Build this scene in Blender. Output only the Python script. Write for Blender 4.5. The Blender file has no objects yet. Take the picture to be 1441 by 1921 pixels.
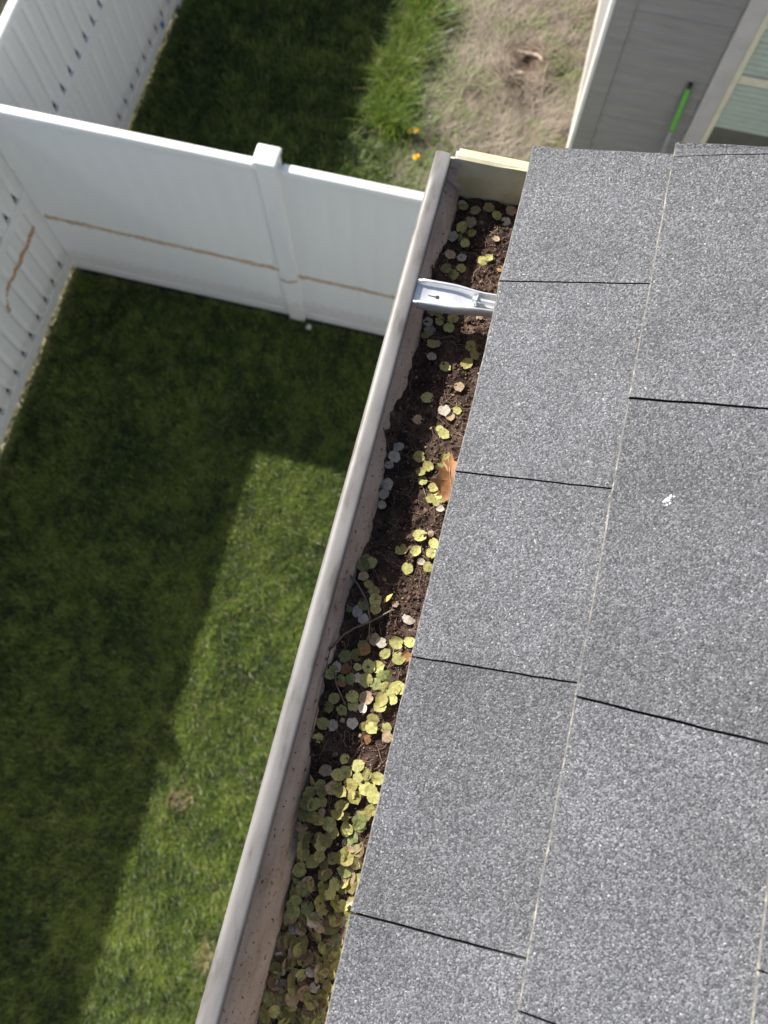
import bpy, bmesh, math, random
import numpy as np
from mathutils import Vector, Matrix, noise

random.seed(7); rng = np.random.default_rng(7)
sc = bpy.context.scene
C = sc.collection
Z0 = 5.337                      # height of the gutter lip above the lawn
R = math.radians

# ---------------------------------------------------------------- camera, sky, sun
cam = bpy.data.cameras.new('camera'); co = bpy.data.objects.new('camera', cam); C.objects.link(co)
right = Vector((0.97029, 0.24188, -0.00603)); up = Vector((-0.23112, 0.93392, 0.27271)); fwd = Vector((-0.0716, 0.26321, -0.96208))
m = Matrix.Identity(4)
for i in range(3):
    m[i][0] = right[i]; m[i][1] = up[i]; m[i][2] = -fwd[i]
m.translation = Vector((0.0972, 0.0, Z0 + 0.72695))
co.matrix_world = m
cam.sensor_fit = 'VERTICAL'; cam.sensor_height = 36.0; cam.sensor_width = 27.0
cam.lens = 1536.94 / 1921 * 36.0
cam.clip_start = 0.02; cam.clip_end = 1000
cam.dof.use_dof = True; cam.dof.focus_distance = 0.78; cam.dof.aperture_fstop = 8.0
sc.camera = co

sun_to = Vector((-1.98, 1.24, 1.83)).normalized()
w = bpy.data.worlds.new('World'); sc.world = w; w.use_nodes = True
nt = w.node_tree; nt.nodes.clear()
sky = nt.nodes.new('ShaderNodeTexSky'); sky.sky_type = 'NISHITA'; sky.sun_disc = False
sky.sun_elevation = math.asin(sun_to.z); sky.sun_rotation = math.atan2(sun_to.x, sun_to.y)
sky.air_density = 1.0; sky.dust_density = 2.5; sky.ozone_density = 1.0
bg = nt.nodes.new('ShaderNodeBackground'); bg.inputs[1].default_value = 0.080
wo = nt.nodes.new('ShaderNodeOutputWorld')
nt.links.new(sky.outputs[0], bg.inputs[0]); nt.links.new(bg.outputs[0], wo.inputs[0])
sl = bpy.data.lights.new('sun', 'SUN'); sl.energy = 5.0; sl.angle = R(0.53); sl.color = (1.0, 0.955, 0.88)
so = bpy.data.objects.new('sun', sl); C.objects.link(so)
so.rotation_euler = (-sun_to).to_track_quat('-Z', 'Y').to_euler(); so.location = (-6, 4, 12)
sc.view_settings.view_transform = 'Standard'; sc.view_settings.look = 'None'
sc.view_settings.exposure = 1.0; sc.view_settings.gamma = 1.0; sc.view_settings.use_curve_mapping = False
sc.render.engine = 'CYCLES'
sc.cycles.use_denoising = True
sc.cycles.max_bounces = 6; sc.cycles.transparent_max_bounces = 8

# ---------------------------------------------------------------- material helpers
def newmat(name):
    mt = bpy.data.materials.new(name); mt.use_nodes = True
    n = mt.node_tree.nodes; b = n.get('Principled BSDF')
    return mt, n, mt.node_tree.links, b

def ramp(n, l, src, stops, interp='LINEAR'):
    r = n.new('ShaderNodeValToRGB'); r.color_ramp.interpolation = interp
    el = r.color_ramp.elements; el.remove(el[1])
    for i, (p, c) in enumerate(stops):
        if i == 0: e = el[0]; e.position = p
        else: e = el.new(p)
        e.color = (c, c, c, 1) if isinstance(c, (int, float)) else (*c, 1)
    l.new(src, r.inputs[0]); return r

def tex(n, l, kind, scale, detail=4, rough=0.55, vec=None, **kw):
    t = n.new('ShaderNodeTex' + kind); t.inputs['Scale'].default_value = scale
    if 'Detail' in t.inputs: t.inputs['Detail'].default_value = detail if kind == 'Noise' else 0
    if 'Roughness' in t.inputs: t.inputs['Roughness'].default_value = rough
    for k, v in kw.items(): setattr(t, k, v)
    if vec is not None: l.new(vec, t.inputs['Vector'])
    return t

def coords(n, kind='Object', scale=None, l=None):
    c = n.new('ShaderNodeTexCoord'); o = c.outputs[kind]
    if scale:
        mp = n.new('ShaderNodeMapping'); mp.inputs['Scale'].default_value = scale; l.new(o, mp.inputs[0]); o = mp.outputs[0]
    return o

def mix(n, l, fac, a, b, mode='MIX'):
    x = n.new('ShaderNodeMix'); x.data_type = 'RGBA'; x.blend_type = mode
    def put(s, v):
        if isinstance(v, (int, float)): s.default_value = v
        elif isinstance(v, tuple): s.default_value = (*v, 1)
        else: l.new(v, s)
    put(x.inputs['Factor'], fac); put(x.inputs[6], a); put(x.inputs[7], b)
    return x.outputs[2]

def bump(n, l, b, h, strength, dist):
    bp = n.new('ShaderNodeBump'); bp.inputs['Strength'].default_value = strength; bp.inputs['Distance'].default_value = dist
    l.new(h, bp.inputs['Height']); l.new(bp.outputs[0], b.inputs['Normal'])

def noisy(name, stops, scale, rough=0.6, bs=0.0, bscale=None, bdist=0.002, vscale=None, metallic=0.0, detail=5, kind='Object', spec=0.5):
    mt, n, l, b = newmat(name)
    v = coords(n, kind, vscale, l)
    t = tex(n, l, 'Noise', scale, detail, vec=v)
    r = ramp(n, l, t.outputs[0], stops); l.new(r.outputs[0], b.inputs['Base Color'])
    b.inputs['Roughness'].default_value = rough; b.inputs['Metallic'].default_value = metallic
    b.inputs['Specular IOR Level'].default_value = spec
    if bs:
        t2 = tex(n, l, 'Noise', bscale or scale * 4, 6, vec=v); bump(n, l, b, t2.outputs[0], bs, bdist)
    return mt

# ---------------------------------------------------------------- object helpers
def tag(o, label=None, cat=None, group=None, kind=None):
    if label: o['label'] = label
    if cat: o['category'] = cat
    if group: o['group'] = group
    if kind: o['kind'] = kind
    return o

def empty(name, loc, label, cat, group=None):
    o = bpy.data.objects.new(name, None); C.objects.link(o); o.location = loc; o.empty_display_size = 0.1
    return tag(o, label, cat, group)

def meshdata(name, v, f, mats, idx=None, smooth=False):
    me = bpy.data.meshes.new(name); me.from_pydata([tuple(p) for p in v], [], f)
    for mt in (mats if isinstance(mats, (list, tuple)) else [mats]): me.materials.append(mt)
    if idx is not None: me.polygons.foreach_set('material_index', idx)
    if smooth: me.polygons.foreach_set('use_smooth', [True] * len(me.polygons))
    me.update(); return me

def link(name, me, parent=None, loc=(0, 0, 0), rot=None):
    o = bpy.data.objects.new(name, me); C.objects.link(o); o.location = loc
    if rot: o.rotation_euler = rot
    if parent is not None:
        o.parent = parent
        p = Vector((0, 0, 0)); q = parent
        while q is not None: p += q.location; q = q.parent
        o.location = Vector(loc) - p           # verts and loc are given in world space
    return o

def make(name, v, f, mats, parent=None, idx=None, smooth=False):
    return link(name, meshdata(name, v, f, mats, idx, smooth), parent)

def boxvf(x0, x1, y0, y1, z0, z1):
    v = [(x, y, z) for z in (z0, z1) for y in (y0, y1) for x in (x0, x1)]
    f = [(0, 2, 3, 1), (4, 5, 7, 6), (0, 1, 5, 4), (2, 6, 7, 3), (0, 4, 6, 2), (1, 3, 7, 5)]
    return v, f

def box(name, x0, x1, y0, y1, z0, z1, mt, parent=None, bev=0.0, seg=2):
    bm = bmesh.new(); v, f = boxvf(x0, x1, y0, y1, z0, z1)
    vs = [bm.verts.new(p) for p in v]
    for q in f: bm.faces.new([vs[i] for i in q])
    bm.normal_update()
    if bev: bmesh.ops.bevel(bm, geom=bm.edges[:], offset=bev, segments=seg, affect='EDGES', profile=0.5)
    me = bpy.data.meshes.new(name); bm.to_mesh(me); bm.free(); me.materials.append(mt)
    return link(name, me, parent)

def prism(poly, axis, a0, a1):
    """closed 2-D polygon swept along an axis; poly in the two other axes in xyz order"""
    n = len(poly); v = []
    for a in (a0, a1):
        for p in poly:
            q = list(p); q.insert(axis, a); v.append(tuple(q))
    f = [tuple(range(n)), tuple(range(2 * n - 1, n - 1, -1))] + [(i, i + n, (i + 1) % n + n, (i + 1) % n) for i in range(n)]
    return v, f

def fixnorm(o):
    bm = bmesh.new(); bm.from_mesh(o.data); bmesh.ops.recalc_face_normals(bm, faces=bm.faces[:]); bm.to_mesh(o.data); bm.free(); return o

def tube(pts, rad, n=6):
    pts = [Vector(p) for p in pts]; v = []; f = []
    rad = rad if isinstance(rad, (list, tuple)) else [rad] * len(pts)
    for i, p in enumerate(pts):
        t = (pts[min(i + 1, len(pts) - 1)] - pts[max(i - 1, 0)]).normalized()
        a = t.orthogonal().normalized() if i == 0 else (a - t * a.dot(t)).normalized()
        b = t.cross(a)
        for k in range(n):
            c = 2 * math.pi * k / n; v.append(p + (a * math.cos(c) + b * math.sin(c)) * rad[i])
    for i in range(len(pts) - 1):
        for k in range(n): f.append((i * n + k, i * n + (k + 1) % n, (i + 1) * n + (k + 1) % n, (i + 1) * n + k))
    f.append(tuple(range(n - 1, -1, -1))); f.append(tuple(range((len(pts) - 1) * n, len(pts) * n)))
    return [tuple(p) for p in v], f

def npmesh(name, V, T, mt, tint=None):
    """triangle mesh straight from numpy, with an optional colour per vertex"""
    me = bpy.data.meshes.new(name)
    me.vertices.add(len(V)); me.vertices.foreach_set('co', V.astype(np.float32).ravel())
    me.loops.add(T.size); me.loops.foreach_set('vertex_index', T.astype(np.int32).ravel())
    me.polygons.add(len(T)); me.polygons.foreach_set('loop_start', np.arange(0, T.size, 3, dtype=np.int32))
    me.materials.append(mt)
    if tint is not None:
        at = me.color_attributes.new('tint', 'FLOAT_COLOR', 'POINT')
        c = np.ones((len(V), 4), np.float32); c[:, :3] = tint; at.data.foreach_set('color', c.ravel())
    me.update(calc_edges=True); return me

def tintmat(name, rough=0.6, trans=0.0, nscale=None, namt=0.3, spec=0.5):
    mt, n, l, b = newmat(name)
    a = n.new('ShaderNodeAttribute'); a.attribute_name = 'tint'; col = a.outputs[0]
    if nscale:
        t = tex(n, l, 'Noise', nscale, 4, vec=coords(n)); r = ramp(n, l, t.outputs[0], [(0.3, 1 - namt), (0.7, 1 + namt)])
        col = mix(n, l, 1.0, col, r.outputs[0], 'MULTIPLY')
    l.new(col, b.inputs['Base Color']); b.inputs['Roughness'].default_value = rough; b.inputs['Specular IOR Level'].default_value = spec
    if trans:
        ts = n.new('ShaderNodeBsdfTranslucent'); l.new(col, ts.inputs[0])
        ms = n.new('ShaderNodeMixShader'); ms.inputs[0].default_value = trans
        l.new(b.outputs[0], ms.inputs[1]); l.new(ts.outputs[0], ms.inputs[2]); l.new(ms.outputs[0], n['Material Output'].inputs[0])
    return mt

def blades(P, length, width, lean, az, tint, droop=0.35):
    """grass blades: P (n,3) roots; five points and three triangles each"""
    n = len(P); d = np.stack([np.cos(az), np.sin(az), np.zeros(n)], 1); s = np.stack([-np.sin(az), np.cos(az), np.zeros(n)], 1)
    z = np.array([0, 0, 1.0]); w2 = (width / 2)[:, None]
    L = length[:, None]; sl_, cl = np.sin(lean)[:, None], np.cos(lean)[:, None]
    mid = P + (d * sl_ + z * cl) * L * 0.5
    l2 = np.minimum(lean + droop, 1.62); tip = mid + (d * np.sin(l2)[:, None] + z * np.cos(l2)[:, None]) * L * 0.5
    V = np.stack([P - s * w2, P + s * w2, mid - s * w2 * 0.85, mid + s * w2 * 0.85, tip], 1).reshape(-1, 3)
    base = (np.arange(n) * 5)[:, None, None]
    T = (np.array([[0, 1, 3], [0, 3, 2], [2, 3, 4]])[None] + base).reshape(-1, 3)
    return V, T, np.repeat(tint, 5, 0)

# ---------------------------------------------------------------- materials
def mat_shingle():
    mt, n, l, b = newmat('asphalt_granules'); v = coords(n)
    vo = tex(n, l, 'Voronoi', 800, vec=v, feature='F1')
    sep = n.new('ShaderNodeSeparateColor'); l.new(vo.outputs['Color'], sep.inputs[0])
    r = ramp(n, l, sep.outputs[0], [(0.0, (0.034, 0.0355, 0.040)), (0.35, (0.070, 0.073, 0.081)), (0.7, (0.102, 0.106, 0.116)), (0.93, (0.146, 0.150, 0.162)), (0.99, (0.19, 0.193, 0.205)), (1.0, (0.28, 0.282, 0.29))])
    big = tex(n, l, 'Noise', 9, 7, 0.6, vec=v); rb = ramp(n, l, big.outputs[0], [(0.28, 0.80), (0.5, 1.03), (0.72, 1.22)])
    c = mix(n, l, 1.0, r.outputs[0], rb.outputs[0], 'MULTIPLY')
    oi = n.new('ShaderNodeObjectInfo'); ro = ramp(n, l, oi.outputs['Random'], [(0, 0.9), (1, 1.1)])
    c = mix(n, l, 1.0, c, ro.outputs[0], 'MULTIPLY')
    l.new(c, b.inputs['Base Color']); b.inputs['Roughness'].default_value = 0.75; b.inputs['Specular IOR Level'].default_value = 0.35
    inv = n.new('ShaderNodeMath'); inv.operation = 'SUBTRACT'; inv.inputs[0].default_value = 1; l.new(vo.outputs['Distance'], inv.inputs[1])
    add = n.new('ShaderNodeMath'); add.operation = 'ADD'; l.new(inv.outputs[0], add.inputs[0]); l.new(sep.outputs[1], add.inputs[1])
    bump(n, l, b, add.outputs[0], 1.0, 0.0006)
    return mt

def mat_edge():
    mt, n, l, b = newmat('worn_shingle_edge'); v = coords(n)
    t = tex(n, l, 'Noise', 95, 6, 0.7, vec=v); r = ramp(n, l, t.outputs[0], [(0.42, (0.09, 0.09, 0.095)), (0.54, (0.16, 0.155, 0.14)), (0.68, (0.34, 0.32, 0.26))])
    l.new(r.outputs[0], b.inputs['Base Color']); b.inputs['Roughness'].default_value = 0.9
    bump(n, l, b, t.outputs[0], 0.6, 0.001); return mt

SHINGLE = mat_shingle(); EDGE = mat_edge()
BITUMEN = noisy('black_asphalt', [(0.3, (0.008, 0.008, 0.009)), (0.7, (0.02, 0.02, 0.021))], 200, 0.9)
def mat_vinyl(name, c0, c1, c2, trans, sc_):
    mt, n, l, b = newmat(name); v = coords(n, 'Object', (1, 1, 0.35), l)
    t = tex(n, l, 'Noise', sc_, 5, vec=v); r = ramp(n, l, t.outputs[0], [(0.25, c0), (0.6, c1), (0.8, c2)])
    sp = n.new('ShaderNodeSeparateXYZ'); l.new(coords(n), sp.inputs[0]); t2 = tex(n, l, 'Noise', 14, 6, 0.65, vec=coords(n))
    ma = n.new('ShaderNodeMath'); ma.operation = 'MULTIPLY_ADD'; l.new(t2.outputs[0], ma.inputs[0]); ma.inputs[1].default_value = -0.45; l.new(sp.outputs[2], ma.inputs[2])
    r2 = ramp(n, l, ma.outputs[0], [(0.0, 0.28), (0.08, 0.0)]); col = mix(n, l, r2.outputs[0], r.outputs[0], (0.46, 0.42, 0.34))
    l.new(col, b.inputs['Base Color']); b.inputs['Roughness'].default_value = 0.42
    ts = n.new('ShaderNodeBsdfTranslucent'); l.new(col, ts.inputs[0]); ms = n.new('ShaderNodeMixShader'); ms.inputs[0].default_value = trans
    l.new(b.outputs[0], ms.inputs[1]); l.new(ts.outputs[0], ms.inputs[2]); l.new(ms.outputs[0], n['Material Output'].inputs[0]); return mt
VINYL = mat_vinyl('white_vinyl', (0.78, 0.80, 0.81), (0.85, 0.86, 0.86), (0.90, 0.91, 0.90), 0.12, 2.5)
VINYL_LINE = mat_vinyl('weathered_vinyl', (0.80, 0.81, 0.79), (0.85, 0.86, 0.84), (0.90, 0.91, 0.89), 0.18, 3.0)
SLOT_SHADE = noisy('painted_slot_shade', [(0.3, (0.025, 0.025, 0.023)), (0.7, (0.06, 0.06, 0.055))], 30, 0.9)
LIPPAINT = noisy('grey_gutter_paint', [(0.34, (0.095, 0.088, 0.080)), (0.45, (0.150, 0.143, 0.138)), (0.7, (0.192, 0.185, 0.181))], 70, 0.5, bs=0.25, bscale=1500, bdist=0.0004, vscale=(1, 0.25, 1), detail=8)
CREAM = noisy('cream_paint', [(0.25, (0.38, 0.35, 0.22)), (0.55, (0.50, 0.465, 0.32)), (0.8, (0.55, 0.52, 0.38))], 45, 0.5)
def mat_trough():
    mt, n, l, b = newmat('dirty_gutter_wall'); v = coords(n, 'Object', (1, 0.35, 1), l)
    t = tex(n, l, 'Noise', 38, 8, 0.65, vec=v); r = ramp(n, l, t.outputs[0], [(0.30, (0.19, 0.145, 0.115)), (0.45, (0.36, 0.30, 0.25)), (0.72, (0.50, 0.435, 0.38))])
    t2 = tex(n, l, 'Noise', 240, 5, vec=coords(n)); r2 = ramp(n, l, t2.outputs[0], [(0.60, 0.0), (0.68, 1.0)])
    l.new(mix(n, l, r2.outputs[0], r.outputs[0], (0.05, 0.035, 0.028)), b.inputs['Base Color']); b.inputs['Roughness'].default_value = 0.7
    bump(n, l, b, t2.outputs[0], 0.3, 0.0006); return mt
TROUGH = mat_trough()
STEEL = noisy('galvanised_steel', [(0.3, (0.60, 0.61, 0.62)), (0.7, (0.74, 0.745, 0.75))], 90, 0.34, metallic=0.55, bs=0.05, bscale=300, bdist=0.0004)
DARK = noisy('dark_rubber_and_hole_shade', [(0.3, (0.012, 0.012, 0.012)), (0.7, (0.03, 0.03, 0.03))], 50, 0.7)
SEAL = noisy('grey_sealant', [(0.3, (0.30, 0.28, 0.28)), (0.7, (0.42, 0.40, 0.40))], 120, 0.6, bs=0.4, bscale=200)
SIDING = noisy('grey_siding_paint', [(0.3, (0.20, 0.195, 0.19)), (0.7, (0.245, 0.24, 0.235))], 9, 0.6, bs=0.1, bscale=80, vscale=(0.3, 1, 3))
TRIM = noisy('mauve_grey_trim', [(0.3, (0.42, 0.40, 0.39)), (0.7, (0.50, 0.475, 0.465))], 8, 0.55)
FRAME = noisy('almond_window_frame', [(0.3, (0.62, 0.58, 0.44)), (0.7, (0.72, 0.68, 0.54))], 12, 0.45)
BLIND = noisy('blind_slat', [(0.3, (0.62, 0.64, 0.60)), (0.7, (0.72, 0.74, 0.70))], 12, 0.5)
WHITETRIM = noisy('white_corner_trim', [(0.3, (0.60, 0.60, 0.57)), (0.7, (0.74, 0.74, 0.71))], 8, 0.5)
CONCRETE = noisy('pale_concrete', [(0.3, (0.36, 0.34, 0.29)), (0.7, (0.50, 0.48, 0.42))], 14, 0.9, bs=0.3, bscale=60)
WOODPAINT = noisy('painted_board', [(0.3, (0.36, 0.35, 0.34)), (0.7, (0.44, 0.43, 0.42))], 6, 0.6)
GRIP = noisy('green_grip', [(0.3, (0.10, 0.34, 0.05)), (0.7, (0.15, 0.44, 0.08))], 30, 0.45)
POLE = noisy('grey_pole', [(0.3, (0.26, 0.26, 0.26)), (0.7, (0.34, 0.34, 0.34))], 30, 0.4)
def mat_glass():
    mt, n, l, b = newmat('window_glass')
    b.inputs['Base Color'].default_value = (0.9, 0.95, 0.92, 1); b.inputs['Roughness'].default_value = 0.03
    b.inputs['Transmission Weight'].default_value = 1.0; b.inputs['IOR'].default_value = 1.1
    return mt
GLASS = mat_glass()
HOUSEWALL = noisy('cream_house_paint', [(0.3, (0.69, 0.68, 0.65)), (0.7, (0.75, 0.74, 0.71))], 6, 0.6)

# ---------------------------------------------------------------- ground
def mat_ground():
    mt, n, l, b = newmat('lawn_soil'); v = coords(n)
    t = tex(n, l, 'Noise', 30, 6, vec=v); r = ramp(n, l, t.outputs[0], [(0.3, (0.010, 0.009, 0.005)), (0.7, (0.026, 0.024, 0.013))])
    l.new(r.outputs[0], b.inputs['Base Color']); b.inputs['Roughness'].default_value = 0.95
    bump(n, l, b, t.outputs[0], 0.6, 0.02); return mt
gv, gf = [(-250, -250, 0), (250, -250, 0), (250, 250, 0), (-250, 250, 0)], [(0, 1, 2, 3)]
ground = tag(make('ground', gv, gf, mat_ground()), kind='structure')

XL = -3.393; YF = 3.110; FH = 1.83
# bare matted patch with a hole behind the fence
def patch_h(x, y):
    h = 0.02 + 0.035 * noise.noise((x * 3, y * 3, 1.3)) + 0.02 * noise.noise((x * 9, y * 9, 5)) + 0.008 * noise.noise((x * 30, y * 30, 9))
    d = math.hypot((x + 0.11), (y - 6.0) * 0.9)
    a_ = math.atan2(y - 6.0, x + 0.11); h += (0.045 + 0.035 * math.sin(a_ * 2 + 0.6) + 0.03 * noise.noise((x * 14, y * 14, 3))) * math.exp(-((d - 0.20) / 0.09) ** 2) - 0.06 * math.exp(-(d / 0.11) ** 2)
    e = min(1, max(0, (x + 1.32) / 0.35)); return 0.006 + max(0.0, h + 0.02) * e
v = []; f = []; nx, ny = 70, 190
for j in range(ny + 1):
    for i in range(nx + 1):
        x = -1.32 + i * (0.40 + 1.32) / nx; y = 3.25 + j * 5.2 / ny; v.append((x, y, patch_h(x, y)))
for j in range(ny):
    for i in range(nx): a = j * (nx + 1) + i; f.append((a, a + 1, a + nx + 2, a + nx + 1))
def mat_dirt():
    mt, n, l, b = newmat('matted_dry_ground'); v = coords(n)
    t = tex(n, l, 'Noise', 9, 8, 0.65, vec=v); r = ramp(n, l, t.outputs[0], [(0.3, (0.035, 0.024, 0.016)), (0.5, (0.10, 0.078, 0.058)), (0.7, (0.20, 0.17, 0.13))])
    t2 = tex(n, l, 'Noise', 3.2, 4, vec=v); r2 = ramp(n, l, t2.outputs[0], [(0.52, 0.0), (0.62, 0.7)])
    gd = n.new('ShaderNodeVectorMath'); gd.operation = 'DISTANCE'; l.new(v, gd.inputs[0]); gd.inputs[1].default_value = (-0.10, 6.0, 0.0)
    sm = n.new('ShaderNodeMath'); sm.operation = 'MULTIPLY_ADD'; l.new(t.outputs[0], sm.inputs[0]); sm.inputs[1].default_value = -0.35; l.new(gd.outputs['Value'], sm.inputs[2])
    rd = ramp(n, l, sm.outputs[0], [(0.0, 0.9), (0.20, 0.0)])
    c1 = mix(n, l, r2.outputs[0], r.outputs[0], (0.10, 0.13, 0.035)); c1 = mix(n, l, rd.outputs[0], c1, (0.075, 0.045, 0.028))
    l.new(c1, b.inputs['Base Color']); b.inputs['Roughness'].default_value = 0.95
    t3 = tex(n, l, 'Noise', 60, 6, vec=v); bump(n, l, b, t3.outputs[0], 0.8, 0.02); return mt
dirt = tag(make('dirt_patch', v, f, mat_dirt(), smooth=True), kind='structure')

# lawn blades
GRASS = tintmat('grass_blade', 0.42, 0.30, spec=0.45)
def fld(P, s, seed):
    return np.array([noise.noise((p[0] * s, p[1] * s, seed)) for p in P])
def lawn(n, x0, x1, y0, y1, lo=0.035, hi=0.065, wd=0.0046, ks=0.48):
    P = np.zeros((n, 3)); P[:, 0] = rng.uniform(x0, x1, n); P[:, 1] = rng.uniform(y0, y1, n); P[:, 2] = 0.0
    q = rng.integers(0, n, 6000); 
    # patch field on a coarse lattice, looked up bilinearly
    gx, gy = 90, 160; X = np.linspace(x0, x1, gx); Y = np.linspace(y0, y1, gy)
    def lattice(s, sd):
        F = np.array([[noise.noise((a * s, b_ * s, sd)) for b_ in Y] for a in X])
        ix = np.clip(((P[:, 0] - x0) / (x1 - x0) * (gx - 1)).astype(int), 0, gx - 1); iy = np.clip(((P[:, 1] - y0) / (y1 - y0) * (gy - 1)).astype(int), 0, gy - 1)
        return F[ix, iy]
    A = lattice(2.2, 3.0); B = lattice(7.0, 8.0); D = lattice(16.0, 12.0)
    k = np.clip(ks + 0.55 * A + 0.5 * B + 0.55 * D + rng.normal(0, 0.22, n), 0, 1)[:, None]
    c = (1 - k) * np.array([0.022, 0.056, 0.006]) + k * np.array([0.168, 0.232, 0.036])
    dead = (rng.random(n) < 0.05 + 0.10 * np.clip(B - 0.25, 0, 1)); c[dead] = np.array([0.30, 0.26, 0.12]) * rng.uniform(0.7, 1.1, (dead.sum(), 1))
    for (bx, by, br) in ((-1.22, -0.70, 0.13), (-0.72, -1.62, 0.16), (-0.66, -1.35, 0.10)):
        m_ = (np.hypot(P[:, 0] - bx, (P[:, 1] - by)) < br * rng.uniform(0.3, 1, n)) & (rng.random(n) < 0.55)
        c[m_] = np.array([0.36, 0.29, 0.14])
    L = rng.uniform(lo, hi, n) * (1 + 0.4 * B + 0.6 * D); az = rng.uniform(0, 2 * np.pi, n) ; lean = np.abs(rng.normal(0.62, 0.30, n))
    return blades(P, L, rng.uniform(0.6, 1.2, n) * wd, lean, az, c)
def joined(parts):
    V = []; T = []; K = []; o = 0
    for a, b_, c in parts: V.append(a); T.append(b_ + o); K.append(c); o += len(a)
    return np.concatenate(V), np.concatenate(T), np.concatenate(K)
V, T, K = joined([lawn(270000, XL + 0.02, 0.1, -2.55, YF - 0.04), lawn(22000, XL + 0.02, 0.44, -6, -2.55, wd=0.009), lawn(26000, 0.1, 0.44, -2.55, 0.4), lawn(75000, 0.1, 3.4, 0.42, YF - 0.04, wd=0.007), lawn(40000, 0.62, 3.4, YF - 0.04, 4.9, wd=0.007), lawn(9000, 0.1, 0.62, YF + 0.1, 4.9, wd=0.007), lawn(26000, -5.6, XL - 0.08, -3.5, 8.5, wd=0.010)])
o = link('lawn_grass', npmesh('lawn_grass', V, T, GRASS, K)); tag(o, 'short mown green lawn between the fences and the house', 'grass', kind='stuff')
V, T, K = joined([lawn(105000, XL + 0.02, -0.95, YF + 0.1, 7.6, 0.05, 0.11, 0.006, 0.2), lawn(26000, -1.15, 0.42, YF + 0.15, 4.75, 0.03, 0.09, 0.006)])  # low ks tints the far blades darker, deepening their shade by colour
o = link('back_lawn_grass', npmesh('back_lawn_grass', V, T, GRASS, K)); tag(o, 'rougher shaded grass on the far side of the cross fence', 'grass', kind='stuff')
# tall green tussock grass along the patch
def tall(n):
    P = np.zeros((n, 3)); y = rng.uniform(5.0, 7.8, n); P[:, 1] = y; P[:, 0] = -1.15 + 0.05 * np.sin(y * 5.3) + 0.04 * np.sin(y * 13.0) + rng.normal(0, 0.085, n)
    k = rng.random((n, 1)); c = (1 - k) * np.array([0.05, 0.11, 0.012]) + k * np.array([0.20, 0.28, 0.035]); dd = rng.random(n) < 0.08; c[dd] = (0.34, 0.30, 0.14)
    return blades(P, rng.uniform(0.10, 0.36, n), rng.uniform(0.004, 0.009, n), np.abs(rng.normal(0.5, 0.3, n)), rng.uniform(0, 6.28, n), c, 0.6)
V, T, K = joined([tall(9000)])
o = link('tall_grass', npmesh('tall_grass', V, T, GRASS, K)); tag(o, 'strip of long bright green grass edging the bare patch', 'grass', kind='stuff')
# weeds: broader leaves near the fence and the wall
def weeds(n, x0, x1, y0, y1, lo, hi, wd):
    P = np.zeros((n, 3)); P[:, 0] = rng.uniform(x0, x1, n); P[:, 1] = rng.uniform(y0, y1, n)
    keep = fld(P, 4.0, 4.4) > -0.05; P = P[keep]; n = len(P)
    k = rng.random((n, 1)); c = (1 - k) * np.array([0.07, 0.12, 0.03]) + k * np.array([0.20, 0.25, 0.08])
    return blades(P, rng.uniform(lo, hi, n), rng.uniform(0.5, 1.2, n) * wd, np.abs(rng.normal(0.8, 0.3, n)), rng.uniform(0, 6.28, n), c, 0.5)
V, T, K = joined([weeds(9000, -1.5, -0.45, 4.2, 5.25, 0.05, 0.13, 0.012), weeds(3500, 0.18, 0.37, 4.6, 7.8, 0.06, 0.14, 0.007), weeds(2600, -0.7, 0.3, 4.3, 5.2, 0.05, 0.12, 0.008)])
o = link('weeds', npmesh('weeds', V, T, GRASS, K)); tag(o, 'low leafy weeds growing round the edges of the bare patch', 'weeds', kind='stuff')
# dry straw lying over the bare patch
STRAW = tintmat('dry_straw', 0.7, 0.1)
def straw(n):
    P = np.zeros((n, 3)); P[:, 0] = rng.uniform(-1.05, 0.36, n); P[:, 1] = rng.uniform(4.5, 8.0, n)
    d = np.hypot(P[:, 0] + 0.11, P[:, 1] - 6.0); keep = ((d > 0.13) | (rng.random(n) < 0.1)) & (rng.random(n) < 0.62 + 1.1 * fld(P, 3.4, 6.6)); P = P[keep]; n = len(P); d = d[keep]
    P[:, 2] = [patch_h(a, b_) + 0.006 for a, b_, _ in P]
    ang = np.arctan2(P[:, 1] - 6.0, P[:, 0] + 0.11) + np.pi / 2
    az = np.where(d < 0.24, ang + rng.normal(0, 0.9, n), 1.35 + 1.1 * fld(P, 1.6, 2.2) + rng.normal(0, 0.6, n))
    k = np.clip(rng.random((n, 1)) * 0.75 + 0.25 + 0.6 * fld(P, 5.0, 1.6)[:, None], 0, 1); c = (1 - k) * np.array([0.12, 0.09, 0.065]) + k * np.array([0.33, 0.275, 0.21])
    gr = rng.random(n) < np.clip(0.10 + 0.9 * (fld(P, 2.2, 9.1)) + 0.5 * (P[:, 0] < -0.75), 0, 0.9); c[gr] = np.array([0.15, 0.19, 0.06]) * rng.uniform(0.6, 1.4, (gr.sum(), 1))
    return blades(P, rng.uniform(0.05, 0.22, n), rng.uniform(0.002, 0.006, n), rng.uniform(1.25, 1.55, n), az, c, 0.05)
V, T, K = joined([straw(15000)])
o = link('dry_straw', npmesh('dry_straw', V, T, STRAW, K)); tag(o, 'matted dry straw lying over the bare brown patch', 'straw', kind='stuff')
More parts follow.
